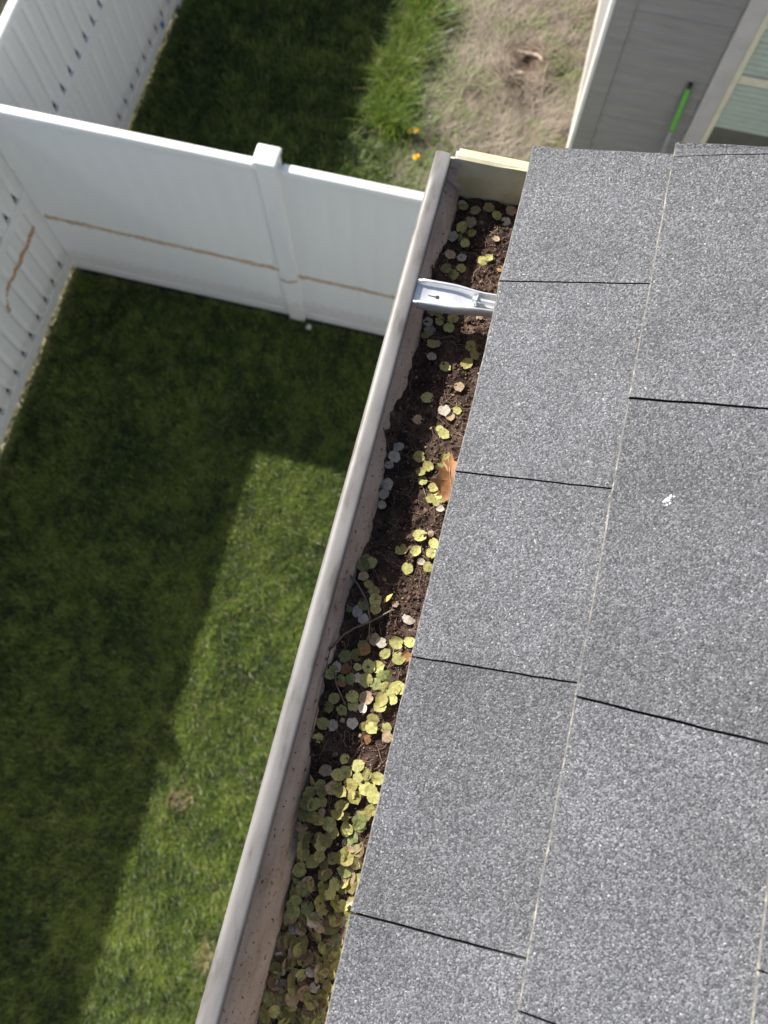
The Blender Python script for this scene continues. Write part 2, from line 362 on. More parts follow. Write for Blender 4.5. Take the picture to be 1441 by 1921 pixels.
# sunlit dry weeds under the long fence
def fringe(n):
    P = np.zeros((n, 3)); P[:, 1] = rng.uniform(-4, 8, n); P[:, 0] = XL + rng.uniform(-0.12, 0.06, n)
    k = rng.random((n, 1)); c = (1 - k) * np.array([0.16, 0.18, 0.05]) + k * np.array([0.42, 0.36, 0.18])
    return blades(P, rng.uniform(0.03, 0.08, n), rng.uniform(0.004, 0.009, n), np.abs(rng.normal(0.9, 0.3, n)), rng.uniform(-1.4, 1.4, n), c, 0.4)
V, T, K = joined([fringe(9000)])
o = link('fence_fringe', npmesh('fence_fringe', V, T, GRASS, K)); tag(o, 'thin strip of dry weeds along the foot of the long fence', 'weeds', kind='stuff')
# curled dry stalks in the hole
for k, (a0, a1, rr, zz, lb) in enumerate(((0.2, 2.3, 0.13, 0.075, 'larger pale dry stalk curled round the far rim of the hole'), (3.6, 4.6, 0.09, 0.05, 'short pale dry stalk sticking up inside the hole'))):
    pts = [(-0.11 + rr * math.cos(a), 6.0 + rr * math.sin(a) * 1.05, zz + 0.02 * math.sin(3 * a)) for a in np.linspace(a0, a1, 9)]
    tv, tf = tube(pts, [0.012, 0.016, 0.018, 0.019, 0.018, 0.017, 0.015, 0.011, 0.006], 7)
    so_ = make('dry_stalk', tv, tf, noisy('dry_stalk%d' % k, [(0.3, (0.22, 0.16, 0.11)), (0.7, (0.45, 0.37, 0.29))], 40, 0.8, bs=0.4, bscale=90, bdist=0.006), smooth=True)
    tag(so_, lb, 'stalk')
# dandelions
PETAL = noisy('yellow_petal', [(0.3, (0.80, 0.42, 0.01)), (0.7, (0.90, 0.56, 0.02))], 60, 0.6)
STEM = noisy('flower_stem', [(0.3, (0.10, 0.16, 0.04)), (0.7, (0.16, 0.22, 0.07))], 30, 0.6)
def dandelion(x, y, h, r, label):
    e = empty('dandelion', (x, y, 0), label, 'flower', 'yellow dandelions behind the fence')
    tv, tf = tube([(x, y, 0), (x + 0.004, y, h * 0.5), (x, y + 0.004, h)], 0.0022, 5); make('stem', tv, tf, STEM, e, smooth=True)
    v = []; f = []
    for ring in range(4):
        nn = 18 - ring * 3; rr = r * (1 - ring * 0.22)
        for k in range(nn):
            a = 2 * math.pi * (k + 0.5 * ring) / nn + random.uniform(-.08, .08); d = Vector((math.cos(a), math.sin(a), 0)); s = Vector((-d.y, d.x, 0)) * r * 0.13
            p0 = Vector((x, y + .004, h + ring * 0.002)); p1 = p0 + d * rr + Vector((0, 0, 0.003 + 0.006 * ring)); b = len(v)
            v += [p0 - s * .4, p0 + s * .4, p1 + s, p1 - s]; f.append((b, b + 1, b + 2, b + 3))
    make('flower_head', v, f, PETAL, e)
dandelion(-0.845, 4.78, 0.10, 0.031, 'round yellow dandelion flower nearest the gutter end')
dandelion(-0.965, 5.03, 0.09, 0.022, 'small yellow dandelion, left one of the pair near the bare patch')
dandelion(-0.905, 5.04, 0.10, 0.024, 'small yellow dandelion, right one of the pair near the bare patch')

# ---------------------------------------------------------------- fences
def capped_post(parent, cx, cy, h, w=0.127, mt=VINYL):
    p = box('post', cx - w / 2, cx + w / 2, cy - w / 2, cy + w / 2, -0.3, h, mt, parent, 0.004)
    q = w / 2 + 0.010; a = h - 0.012; z1 = h + 0.020; z2 = h + 0.045
    v = [(cx + sx * q, cy + sy * q, a) for sx, sy in ((-1, -1), (1, -1), (1, 1), (-1, 1))] + [(cx + sx * q, cy + sy * q, z1) for sx, sy in ((-1, -1), (1, -1), (1, 1), (-1, 1))] + [(cx, cy, z2)]
    f = [(0, 1, 5, 4), (1, 2, 6, 5), (2, 3, 7, 6), (3, 0, 4, 7), (4, 5, 8), (5, 6, 8), (6, 7, 8), (7, 4, 8), (3, 2, 1, 0)]
    bm = bmesh.new(); vs = [bm.verts.new(t) for t in v]
    for t in f: bm.faces.new([vs[i] for i in t])
    bmesh.ops.bevel(bm, geom=bm.edges[:], offset=0.005, segments=2, affect='EDGES')
    me = bpy.data.meshes.new('cap'); bm.to_mesh(me); bm.free(); me.materials.append(mt)
    c = bpy.data.objects.new('cap', me); C.objects.link(c); c.parent = p
    return p
def railbox(parent, name, x0, x1, y0, y1, z0, z1, mt=VINYL, bev=0.006): return box(name, x0, x1, y0, y1, z0, z1, mt, parent, bev)

def mat_stain(name, cols):
    mt, n, l, b = newmat(name); v = coords(n)
    t = tex(n, l, 'Noise', 26, 5, vec=v); r = ramp(n, l, t.outputs[0], [(0.3, cols[0]), (0.7, cols[1])]); l.new(r.outputs[0], b.inputs['Base Color'])
    b.inputs['Roughness'].default_value = 0.85
    a = n.new('ShaderNodeAttribute'); a.attribute_name = 'tint'
    t2 = tex(n, l, 'Noise', 40, 5, vec=v); mm = n.new('ShaderNodeMath'); mm.operation = 'MULTIPLY_ADD'
    l.new(t2.outputs[0], mm.inputs[0]); mm.inputs[1].default_value = 2.4; mm.inputs[2].default_value = -1.25
    ad = n.new('ShaderNodeMath'); ad.operation = 'ADD'; l.new(mm.outputs[0], ad.inputs[0]); l.new(a.outputs['Fac'], ad.inputs[1])
    r3 = ramp(n, l, ad.outputs[0], [(0.30, 0.0), (1.05, 0.85)]); l.new(r3.outputs[0], b.inputs['Alpha']); return mt
def ribbon(name, pts, hw, mt, parent, side):
    """flat dirt mark: centre line pts, half width hw, spread along vector side; opaque core, thin rim"""
    v = []; f = []; t = []
    for i, p in enumerate(pts):
        p = Vector(p); s = Vector(side(i)) if callable(side) else Vector(side); h = hw * random.uniform(0.75, 1.2)
        for k, (q, a) in enumerate(((-1, 0.0), (-0.45, 0.9), (0, 1.0), (0.45, 0.9), (1, 0.0))): v.append(p + s * h * q); t.append(a)
    for i in range(len(pts) - 1):
        for k in range(4): f.append((i * 5 + k, i * 5 + k + 1, i * 5 + k + 6, i * 5 + k + 5))
    o = make(name, v, f, mt, parent)
    at = o.data.color_attributes.new('tint', 'FLOAT_COLOR', 'POINT'); at.data.foreach_set('color', [c for a in t for c in (a, a, a, 1)])
    return o
STAIN1 = mat_stain('rust_brown_stain', ((0.42, 0.17, 0.05), (0.58, 0.29, 0.11)))
STAIN2 = mat_stain('tan_water_stain', ((0.48, 0.30, 0.15), (0.64, 0.47, 0.30)))

# cross fence
PX = -1.445
cf = empty('vinyl_fence', (PX, YF + 0.025, 0), 'white vinyl cross fence with one capped post and a brown dirt line', 'fence')
capped_post(cf, PX, YF + 0.035, FH + 0.045)
capped_post(cf, 0.52, YF + 0.035, FH + 0.045)
YC = YF + 0.025
for x0, x1 in ((XL + 0.002, PX - 0.062), (PX + 0.092, 0.455)):
    railbox(cf, 'top_rail', x0, x1, YF - 0.005, YF + 0.055, FH - 0.055, FH, bev=0.012)
railbox(cf, 'hidden_rail', PX + 0.060, PX + 0.095, YF + 0.008, YF + 0.040, FH - 0.055, FH - 0.010, bev=0.003)
for x0, x1 in ((XL + 0.002, PX - 0.0635), (PX + 0.0635, 0.455)):
    railbox(cf, 'bottom_rail', x0, x1, YF + 0.001, YF + 0.049, 0.01, 0.10, bev=0.003)
    n = round((x1 - x0) / 0.152); wv = (x1 - x0) / n
    poly = [(0, 0.0005), (0.0006, 0), (wv - 0.0006, 0), (wv, 0.0005), (wv, 0.022), (0, 0.022)]
    pv, pf = prism(poly, 2, 0.095, FH - 0.05)
    me = meshdata('board', pv, pf, VINYL); bm = bmesh.new(); bm.from_mesh(me); bmesh.ops.recalc_face_normals(bm, faces=bm.faces[:]); bm.to_mesh(me); bm.free()
    for k in range(n): link('board', me, cf, (x0 + k * wv, YF + 0.0045, 0))
pts = [(XL + 0.02 + t * (PX - 0.066 - XL - 0.02), YF + 0.0030, 0.705 - 0.03 * t + random.uniform(-.004, .004)) for t in np.linspace(0, 1, 60)]
ribbon('dirt_line', pts, 0.034, STAIN2, cf, (0, 0, 1))
pts = [(PX - 0.0665 + t * 0.133, YF - 0.0305, 0.60 - 0.03 * math.sin(t * 3.1) + t * 0.02) for t in np.linspace(0, 1, 12)]
ribbon('dirt_line', pts, 0.024, STAIN2, cf, (0, 0, 1))
pts = [(PX + 0.066 + t * 1.8, YF + 0.0030, 0.640 - 0.012 * t + random.uniform(-.004, .004)) for t in np.linspace(0, 1, 60)]
ribbon('dirt_line', pts, 0.036, STAIN2, cf, (0, 0, 1))

# long fence along the left side, in two runs either side of the cross fence
PITCH = 0.165
def long_board(z0, z1):
    """front skin board with grooved edges and a notch at each lower corner"""
    w_ = PITCH; g = 0.016; nh = 0.095; nw = 0.026; y = [0.0012, g * 0.7, g * 2.2, w_ - g * 2.2, w_ - g * 0.7, w_ - 0.0012]; d = [-0.011, -0.009, 0.0, 0.0, -0.009, -0.011]
    v = []; f = []
    for z in (z0, z0 + nh, z1):
        for a, b_ in zip(y, d): v.append((b_, a, z))
    v[0] = (v[0][0], nw, z0); v[1] = (v[1][0], nw + 0.002, z0); v[4] = (v[4][0], w_ - nw - 0.002, z0); v[5] = (v[5][0], w_ - nw, z0)
    v2 = [(a - 0.003, b_, c) for a, b_, c in v]; nn = len(v)
    
    for r_ in range(2):
        for k in range(5): a = r_ * 6 + k; f.append((a, a + 1, a + 7, a + 6))
    f2 = [tuple(i + nn for i in reversed(q)) for q in f]
    edge = [0, 1, 2, 3, 4, 5, 11, 17, 16, 15, 14, 13, 12, 6]
    f3 = [(edge[i], edge[i] + nn, edge[(i + 1) % 14] + nn, edge[(i + 1) % 14]) for i in range(14)]
    me = meshdata('board', v + v2, f + f2 + f3, VINYL_LINE)
    bm = bmesh.new(); bm.from_mesh(me); bmesh.ops.recalc_face_normals(bm, faces=bm.faces[:]); bm.to_mesh(me); bm.free(); return me
ZB, ZM = 0.165, 1.005
LOW = long_board(ZB - 0.004, ZM - 0.085); UPB = long_board(ZM - 0.004, FH - 0.05)
def long_fence(y0, y1, posts, label):
    e = empty('boundary_fence', (XL - 0.03, y0, 0), label, 'fence')
    for zc in (ZB, ZM): box('slot_shade_strip', XL - 0.046, XL - 0.042, y0, y1, zc - 0.03, zc + 0.10, SLOT_SHADE, e)  # near-black strips paint in the shade of the hollow rail behind the slots
    box('back_skin', XL - 0.062, XL - 0.048, y0, y1, 0.07, FH - 0.02, VINYL_LINE, e)
    railbox(e, 'top_rail', XL - 0.062, XL + 0.004, y0, y1, FH - 0.06, FH, VINYL_LINE, 0.014)
    for nm, a, b_ in (('middle_rail', ZM - 0.09, ZM), ('bottom_rail', 0.055, ZB)):
        railbox(e, nm, XL - 0.0405, XL, y0, y1, a, b_, VINYL_LINE, 0.004)
    n = int((y1 - y0) / PITCH)
    for k in range(n):
        yy = y0 + k * PITCH
        link('board', LOW, e, (XL - 0.012, yy, 0)); link('board', UPB, e, (XL - 0.012, yy, 0))
    for p in posts: capped_post(e, XL - 0.036, p, FH + 0.06, mt=VINYL_LINE)
    return e
lf = long_fence(YF + 0.06 - 50 * PITCH, YF + 0.0601, (0.84, -1.56, -3.96), 'white ribbed vinyl boundary fence with an orange-brown squiggle, nearer than the cross fence')
long_fence(YF + 0.065, YF + 0.065 + 30 * PITCH, (5.99,), 'white ribbed vinyl boundary fence in the top left, beyond the cross fence')
cl = [(3.00, .725), (2.96, .715), (2.90, .722), (2.85, .705), (2.80, .712), (2.74, .722), (2.68, .708), (2.62, .722), (2.56, .712), (2.50, .730), (2.45, .722), (2.405, .705), (2.375, .68), (2.355, .65), (2.345, .62), (2.35, .60), (2.325, .60), (2.31, .622)]
ribbon('dirt_squiggle', [(XL - 0.0105, a, b_) for a, b_ in cl], 0.034, STAIN1, lf, lambda i: (0, 0, 1) if i < 11 else ((0, 0.7, 0.7) if i < 13 else ((0, 1, 0) if i < 15 else (0, 0.6, -0.8))))
# small things at the fence foot
v, f = boxvf(-0.02, 0.02, -0.014, 0.014, 0, 0.02)
bm = bmesh.new(); bmesh.ops.create_icosphere(bm, subdivisions=2, radius=0.022)
for q in bm.verts: q.co += Vector(noise.noise_vector(q.co * 60)) * 0.005; q.co.z *= 0.7
me = bpy.data.meshes.new('pebble'); bm.to_mesh(me); bm.free(); me.materials.append(noisy('pale_stone', [(0.3, (0.42, 0.40, 0.38)), (0.7, (0.6, 0.58, 0.55))], 60, 0.8))
tag(link('pebble', me, None, (-1.325, 3.02, 0.05)), 'pale pebble at the foot of the cross fence post', 'pebble')
BLUE = noisy('blue_plastic', [(0.3, (0.06, 0.09, 0.34)), (0.7, (0.10, 0.14, 0.45))], 30, 0.5)
o = box('blue_scrap', XL + 0.001, XL + 0.012, 5.545, 5.59, 0.135, 0.19, BLUE, None, 0.004); tag(o, 'small blue scrap stuck to the bottom rail of the far boundary fence', 'scrap')

# ---------------------------------------------------------------- grey building beyond the roof
WX, WY, WH = 0.405, 5.0, 3.0
nb = empty('grey_building', (WX, WY, 0), 'grey lap-sided building with a blind-covered window beyond the roof edge', 'building')
box('wall', WX + 0.02, 5.5, WY + 0.02, 11, 0.0, WH, SIDING, nb)
box('foundation', WX - 0.012, 5.52, WY - 0.012, 11.02, -0.2, 0.17, CONCRETE, nb, 0.006)
box('corner_board', WX + 0.016, WX + 0.155, WY - 0.016, WY + 0.018, 0.18, WH - 0.01, SIDING, nb, 0.003)
box('corner_board', WX - 0.014, WX + 0.014, WY - 0.016, WY + 0.16, 0.18, WH - 0.01, WHITETRIM, nb, 0.003)
LAP = 0.1515
def lapboard(x0, x1, z, y=WY):
    v, f = prism([(y + 0.018, z), (y + 0.018, z + LAP + 0.012), (y + 0.014, z + LAP + 0.012), (y - 0.004, z + 0.020), (y - 0.013, z + 0.010), (y - 0.014, z)], 0, x0, x1)
    return fixnorm(make('siding_board', v, f, SIDING, nb))
X1, X2 = 1.235, 2.62; WZ0, WZ1 = 0.50, 2.12
for k in range(18):
    z = 0.185 + k * LAP - 0.025
    lapboard(WX + 0.157, X1 - 0.002, z); lapboard(X2 + 0.002, 5.4, z)
    if z + LAP + 0.012 < WZ0 or z > WZ1: lapboard(X1, X2, z)
    v, f = prism([(WX + 0.019, z), (WX + 0.019, z + LAP + 0.012), (WX + 0.011, z + LAP + 0.012), (WX - 0.004, z)], 1, WY + 0.165, 10.9)
    fixnorm(make('siding_board', [(a, b_, c) for a, b_, c in v], f, SIDING, nb))
box('roof', WX - 0.35, 5.9, WY - 0.35, 11.4, WH, WH + 0.16, WOODPAINT, nb, 0.01)
# window
wn = box('window', X1 + 0.13, X2 - 0.13, WY + 0.012, WY + 0.0195, WZ0 + 0.10, WZ1 - 0.10, noisy('dim_room', [(0.3, (0.16, 0.14, 0.125)), (0.7, (0.22, 0.195, 0.175))], 5, 0.8), nb)
def wbox(name, *a, mt=FRAME, bev=0.004): return box(name, *a, mt, wn, bev)
wbox('casing', X1, X1 + 0.128, WY - 0.030, WY + 0.018, WZ0, WZ1, mt=TRIM); wbox('casing', X2 - 0.128, X2, WY - 0.030, WY + 0.018, WZ0, WZ1, mt=TRIM)
wbox('casing', X1 + 0.13, X2 - 0.13, WY - 0.029, WY + 0.018, WZ1 - 0.10, WZ1, mt=TRIM); wbox('sill', X1 - 0.03, X2 + 0.03, WY - 0.06, WY + 0.018, WZ0 - 0.05, WZ0 - 0.002, mt=TRIM)
XA, XB = X1 + 0.130, X2 - 0.130
wbox('frame', XA, XA + 0.045, WY - 0.024, WY + 0.003, WZ0 + 0.002, WZ1 - 0.102); wbox('frame', XB - 0.045, XB, WY - 0.024, WY + 0.003, WZ0 + 0.002, WZ1 - 0.102)
wbox('frame', XA + 0.047, XB - 0.047, WY - 0.024, WY + 0.003, WZ1 - 0.145, WZ1 - 0.102); wbox('frame', XA + 0.047, XB - 0.047, WY - 0.024, WY + 0.003, WZ0 + 0.002, WZ0 + 0.05)
wbox('meeting_rail', XA + 0.047, XB - 0.047, WY - 0.022, WY + 0.003, 1.285, 1.352)
k = 0; z = 0.84
while z < WZ1 - 0.16:
    v, f = prism([(WY + 0.0035, z), (WY + 0.0085, z + 0.002), (WY + 0.0085, z + 0.040), (WY + 0.0035, z + 0.037)], 0, XA + 0.05, XB - 0.05)
    fixnorm(make('blind_slat', v, f, BLIND, wn))
    z += 0.046
for a, b_ in ((WZ0 + 0.052, 1.283), (1.354, WZ1 - 0.147)):
    wbox('pane', XA + 0.047, XB - 0.047, WY - 0.008, WY - 0.004, a, b_, mt=GLASS, bev=0)
# tool with a green grip leaning on that wall
tb = empty('long_handled_tool', (1.115, 4.80, 0), 'grey pole with a bright green grip leaning against the grey siding', 'tool')
top = Vector((1.108, WY - 0.022, 1.205)); foot = Vector((1.118, 4.80, 0.0)); d = (foot - top)
def seg(name, a, b_, r, mt, n=10):
    tv, tf = tube([top + d * a, top + d * (a + (b_ - a) * .06), top + d * (b_ - (b_ - a) * .06), top + d * b_], [r * .85, r, r, r * .85], n); return make(name, tv, tf, mt, tb, smooth=True)
seg('tip', 0.0, 0.03, 0.017, DARK); seg('grip', 0.03, 0.335, 0.021, GRIP); seg('pole', 0.335, 0.93, 0.015, POLE)
box('head', 1.118 - 0.14, 1.118 + 0.14, 4.775, 4.825, 0.0, 0.09, DARK, tb, 0.01)

# ---------------------------------------------------------------- the house whose roof we look at
TH = 0.4692; EXPO = 0.143; XS, ZS = 0.0977, Z0 + 0.024
SD = Vector((math.cos(TH), 0, math.sin(TH))); ND = Vector((-math.sin(TH), 0, math.cos(TH)))
def rp(s, y, h): return Vector((XS, 0, ZS)) + SD * s + ND * h + Vector((0, y, 0))
hs = empty('house', (0.45, -2.0, 0), 'house whose grey shingled roof slopes down to the gutter', 'house')
YE = 0.603
def slab(y0, y1, s0, s1, h0, h1):
    v = [tuple(rp(s, y - (0.19 * s if y > 0 else 0), h)) for h in (h0, h1) for y in (y0, y1) for s in (s0, s1)]
    return v, [(0, 2, 3, 1), (4, 5, 7, 6), (0, 1, 5, 4), (2, 6, 7, 3), (0, 4, 6, 2), (1, 3, 7, 5)]
v, f = slab(-4.0, YE - 0.02, 0.035, 3.6, -0.030, -0.0105); roof = make('roof', v, f, [BITUMEN], hs)
v, f = slab(-4.0, YE - 0.010, 0.0030, 0.5, -0.0104, -0.0066); o = make('starter_strip', v, f, BITUMEN, roof)
v, f = slab(-4.0, YE - 0.02, EXPO * 12 + 0.02, 3.6, -0.0095, -0.003); make('upper_roof', v, f, SHINGLE, hs)
v, f = slab(YE - 0.045, YE - 0.022, 0.04, 3.6, -0.17, -0.031); make('rake_board', v, f, WOODPAINT, hs)
box('fascia', 0.1285, 0.150, -4.0, YE - 0.046, Z0 - 0.15, Z0 + 0.012, WOODPAINT, hs)
box('soffit', 0.150, 0.47, -4.0, YE - 0.06, Z0 - 0.15, Z0 - 0.135, WOODPAINT, hs)
box('wall', 0.45, 5.0, -4.0, 0.30, 0.0, Z0 - 0.152, HOUSEWALL, hs)
box('foundation', 0.435, 5.02, -4.02, 0.315, -0.2, 0.16, CONCRETE, hs, 0.006)
for k in range(26):
    z = 0.17 + k * 0.19
    v, f = prism([(0.4485, z), (0.4485, z + 0.20), (0.442, z + 0.20), (0.434, z)], 1, -3.99, 0.262); fixnorm(make('siding_board', v, f, HOUSEWALL, hs))
    v, f = prism([(0.3015, z), (0.3015, z + 0.20), (0.308, z + 0.20), (0.316, z)], 0, 0.49, 4.99); fixnorm(make('siding_board', v, f, HOUSEWALL, hs))
box('corner_board', 0.428, 0.488, 0.264, 0.324, 0.17, Z0 - 0.153, WOODPAINT, hs, 0.003)
# shingle tabs, course by course (cut positions measured along the eave)
CUTS = {0: [YE, 0.444, 0.244, 0.074, -0.130, -0.335], 1: [YE - 0.020, 0.566, 0.320, 0.068, -0.150, -0.36], 2: [YE - 0.045, 0.47, 0.255, 0.10, -0.076, -0.30]}
SKEW = {0: [-0.19, -0.055, -0.028, 0.037, 0.084, 0.05, 0], 1: [-0.19, -0.073, -0.047, -0.041, 0.02, 0], 2: [-0.19, -0.05, 0, 0, 0]}
def edge_n(y, k, a): return 0.0007 * noise.noise((y * 40, k * 3.1, 0.4)) + 0.0011 * noise.noise((y * 9, k * 7.7, 2.4)) + a
def shingle(k, ya, yb, first, ka, kb):
    g = random.uniform(0.0005, 0.0011); y0 = yb + g; y1 = ya - (0 if first else g)
    ny = max(3, int((y1 - y0) / 0.012)); ss = [0.0, 0.0016, 0.010, 0.022, 0.034, 0.046, 0.058, 0.070, 0.082, 0.094, 0.106, 0.118, 0.130, EXPO, EXPO + 0.03]
    t = 0.0050; v = []; f = []; idx = []; curl = random.uniform(0.0003, 0.0028); tw = random.uniform(-0.012, 0.012)
    for j in range(ny + 1):
        a = j / ny
        for i, s in enumerate(ss):
            y = y0 + kb * s + (y1 + ka * s - y0 - kb * s) * a
            if j in (0, ny): y += 0.0006 * noise.noise((s * 60, k * 2.3, y * 5)) + 0.0003 * noise.noise((s * 260, k * 4.1, y * 5 + 3))
            h = -t * min(1.0, s / EXPO) + (-0.0013 if i == 0 else 0)
            if i > 13: h = -t - 0.0004
            h += 0.0010 * noise.noise((s * 14, y * 14, k * 3.0)) * (1 if i < 11 else 0.2) + (curl * max(0, 1 - s / EXPO) * (abs(2 * a - 1) ** 6) if i < 13 else 0)
            v.append(rp(k * EXPO + s + (edge_n(y, k, 0) if i < 3 else 0), y, h))
    n = len(ss)
    for j in range(ny):
        for i in range(n - 1): a = j * n + i; f.append((a, a + 1, a + n + 1, a + n)); idx.append(1 if i == 0 else 0)
    base = len(v)
    lowv = [rp(k * EXPO + 0.0004, (v[j * n].y), -0.0052) for j in range(ny + 1)]; v += lowv
    for j in range(ny): f.append((base + j, j * n, (j + 1) * n, base + j + 1)); idx.append(1)
    for j, fl in ((0, 0), (ny, 1)):          # the two cut ends: black asphalt
        b0 = len(v); v += [p - ND * 0.0046 for p in v[j * n:(j + 1) * n]]
        for i in range(n - 1):
            q = (j * n + i, b0 + i, b0 + i + 1, j * n + i + 1); f.append(q if not fl else tuple(reversed(q))); idx.append(2)
    return make('shingle', v, f, [SHINGLE, EDGE, BITUMEN], roof, idx=idx)
for k in range(12):
    c = CUTS.get(k)
    if not c: c = [YE - 0.19 * k * EXPO + random.uniform(-.002, .006), YE - 0.19 * k * EXPO - random.uniform(0.08, 0.22)]
    c = list(c)
    while c[-1] > -3.6: c.append(c[-1] - random.uniform(0.17, 0.26))
    sk = SKEW.get(k, [-0.19]); sk = list(sk) + [0.0] * len(c)
    for i in range(len(c) - 1): shingle(k, c[i], c[i + 1], i == 0, sk[i], sk[i + 1])
# pale bird dropping on the second course
v = []; f = []; pc = (0.168 + 0.0205, 0.232)
for q in range(16):
    a = random.uniform(0, 6.28); rr = random.uniform(0, 0.006); r0 = random.uniform(0.0004, 0.0015); b0 = len(v)
    cs, cy = pc[0] + rr * math.cos(a), pc[1] + rr * math.sin(a)
    v.append(rp(cs, cy, -0.0003))
    for t in range(9): an = 6.283 * t / 9; r1 = r0 * random.uniform(0.6, 1.3); v.append(rp(cs + r1 * math.cos(an), cy + r1 * math.sin(an), -0.0022))
    f += [(b0, b0 + 1 + t, b0 + 1 + (t + 1) % 9) for t in range(9)]
tag(make('bird_dropping', v, f, noisy('chalky_white', [(0.3, (0.42, 0.42, 0.41)), (0.7, (0.6, 0.6, 0.59))], 300, 0.9), None, smooth=True), 'white bird dropping on a shingle of the second row', 'dropping')

# ---------------------------------------------------------------- gutter
GY1 = 0.592; GY0 = -3.9
gt = empty('gutter', (0.06, -1.6, Z0 - 0.093), 'grey metal gutter full of soil and seeds, running along the roof edge', 'gutter')
def strip(name, prof, y0, y1, mt, ny=2, thick=0.0011):
    v = []; f = []; n = len(prof); ys = np.linspace(y0, y1, ny)
    for y in ys:
        wob = 0.0008 * noise.noise((y * 6, 1, 1)) if ny > 2 else 0
        for x, z in prof: v.append((x + wob, y, Z0 + z))
    for j in range(ny - 1):
        for i in range(n - 1): a = j * n + i; f.append((a, a + 1, a + n + 1, a + n))
    o = make(name, v, f, mt, gt, smooth=True); md = o.modifiers.new('t', 'SOLIDIFY'); md.thickness = thick; md.offset = 0
    return o
LIPP = [(0.0172, -0.0110), (0.0176, -0.0040), (0.0174, -0.0018), (0.0164, -0.0006), (0.0145, 0.0000), (0.0110, 0.0006), (0.0070, 0.0010), (0.0036, 0.0009), (0.0018, 0.0000), (0.0006, -0.0018), (0.0002, -0.0060), (0.0002, -0.0215)]
WALL = [(0.0002, -0.0215), (0.0014, -0.026), (0.0060, -0.030), (0.0130, -0.0345), (0.0200, -0.0405), (0.0260, -0.048), (0.0300, -0.056), (0.0318, -0.062), (0.0362, -0.067), (0.0384, -0.072), (0.0412, -0.082), (0.0460, -0.092), (0.056, -0.0935), (0.120, -0.0935), (0.1265, -0.088), (0.1268, 0.010)]
strip('front_lip', LIPP, GY0, GY1 + 0.004, LIPPAINT, 120)
tr_ = strip('trough', WALL, GY0, GY1, TROUGH, 60); tr_.data.polygons.foreach_set('use_smooth', [False] * len(tr_.data.polygons))
def wall_x(z):
    pr = [(q, p) for p, q in WALL[:13]][::-1]
    return float(np.interp(z, [a for a, _ in pr], [b_ for _, b_ in pr]))
# end cap: plate plus folded top flange
poly = [(0.0012, -0.001)] + [(x + 0.0012, z) for x, z in WALL[:13]] + [(0.120, -0.0925), (0.1255, -0.088), (0.1255, 0.004)]
v, f = prism([(x, Z0 + z) for x, z in poly], 1, GY1 - 0.0012, GY1 + 0.0012); ec = fixnorm(make('end_cap', v, f, CREAM, gt))
v, f = prism([(GY1 - 0.0018, Z0 - 0.001), (GY1 - 0.0016, Z0 + 0.0015), (GY1 + 0.002, Z0 + 0.003), (GY1 + 0.012, Z0 + 0.0015), (GY1 + 0.0135, Z0 - 0.001), (GY1 + 0.0135, Z0 - 0.012), (GY1 + 0.0122, Z0 - 0.012), (GY1 + 0.0122, Z0 - 0.002), (GY1 + 0.0025, Z0 - 0.001)], 0, 0.0245, 0.128)
fl = fixnorm(make('top_flange', v, f, CREAM, gt))
v, f = prism([(GY1 - 0.0015, Z0 - 0.011), (GY1 - 0.0010, Z0 + 0.0005), (GY1 + 0.009, Z0 + 0.0004), (GY1 + 0.010, Z0 - 0.009)], 0, 0.0215, 0.0305); fixnorm(make('corner_tab', v, f, SEAL, gt))
# sealant smear in the corner
v = []; f = []
for j in range(7):
    for i in range(6):
        z = -0.014 - 0.036 * j / 6; x = max(wall_x(z), 0.010) + 0.0005 + 0.017 * i / 5 * (1 - 0.35 * (j / 6)); v.append((x, GY1 - 0.0016 - 0.0022 * math.sin(3.14 * i / 5) * math.sin(3.14 * (j + .5) / 7), Z0 + z))
for j in range(6):
    for i in range(5): a = j * 6 + i; f.append((a, a + 1, a + 7, a + 6))
make('sealant', v, f, SEAL, gt, smooth=True)
# hidden hanger
def hanger():
    prof = [(-1.0, -0.0085), (-1.0, 0.0012), (-0.96, 0.0032), (-0.86, 0.0036), (-0.80, 0.0022), (-0.74, -0.0026), (-0.5, -0.0034), (0.0, -0.0034), (0.5, -0.0034), (0.72, -0.0026), (0.76, 0.0022), (0.82, 0.0036), (0.94, 0.0034), (1.0, 0.0012), (1.0, -0.0100)]
    xs = [0.0035, 0.014, 0.0215, 0.0225, 0.034, 0.046, 0.056, 0.064, 0.071, 0.078, 0.086, 0.096, 0.112, 0.126]
    v = []; f = []
    for i, x in enumerate(xs):
        t = min(1, max(0, (x - 0.050) / 0.040)); t = t * t * (3 - 2 * t); w_ = 0.0140 - 0.0040 * t; cy = 0.4310 + 0.0050 * (x / 0.10) ** 1.5; zc = -0.0040 - 0.0010 * t
        fl_ = 0.55 if i < 3 else 1.0; deep = 1.0 + 0.7 * t
        for p, q in prof: v.append((x, cy + p * w_, Z0 + zc + q * fl_ * (deep if abs(p) < 0.7 else 1.0)))
    n = len(prof)
    for i in range(len(xs) - 1):
        for k in range(n - 1): a = i * n + k; f.append((a, a + 1, a + n + 1, a + n))
    o = make('hanger', v, f, STEEL, gt, smooth=True); md = o.modifiers.new('t', 'SOLIDIFY'); md.thickness = 0.0009; md.offset = 0
    mb = o.modifiers.new('b', 'BEVEL'); mb.width = 0.0003; mb.segments = 1
    return o
hg = hanger()
v = [(0.0405 + 0.0021 * math.cos(a), 0.4312 + 0.0021 * math.sin(a), Z0 - 0.0068) for a in np.linspace(-2.8, 2.8, 14)] + [(0.0310, 0.4317, Z0 - 0.0068), (0.0310, 0.4307, Z0 - 0.0068)]
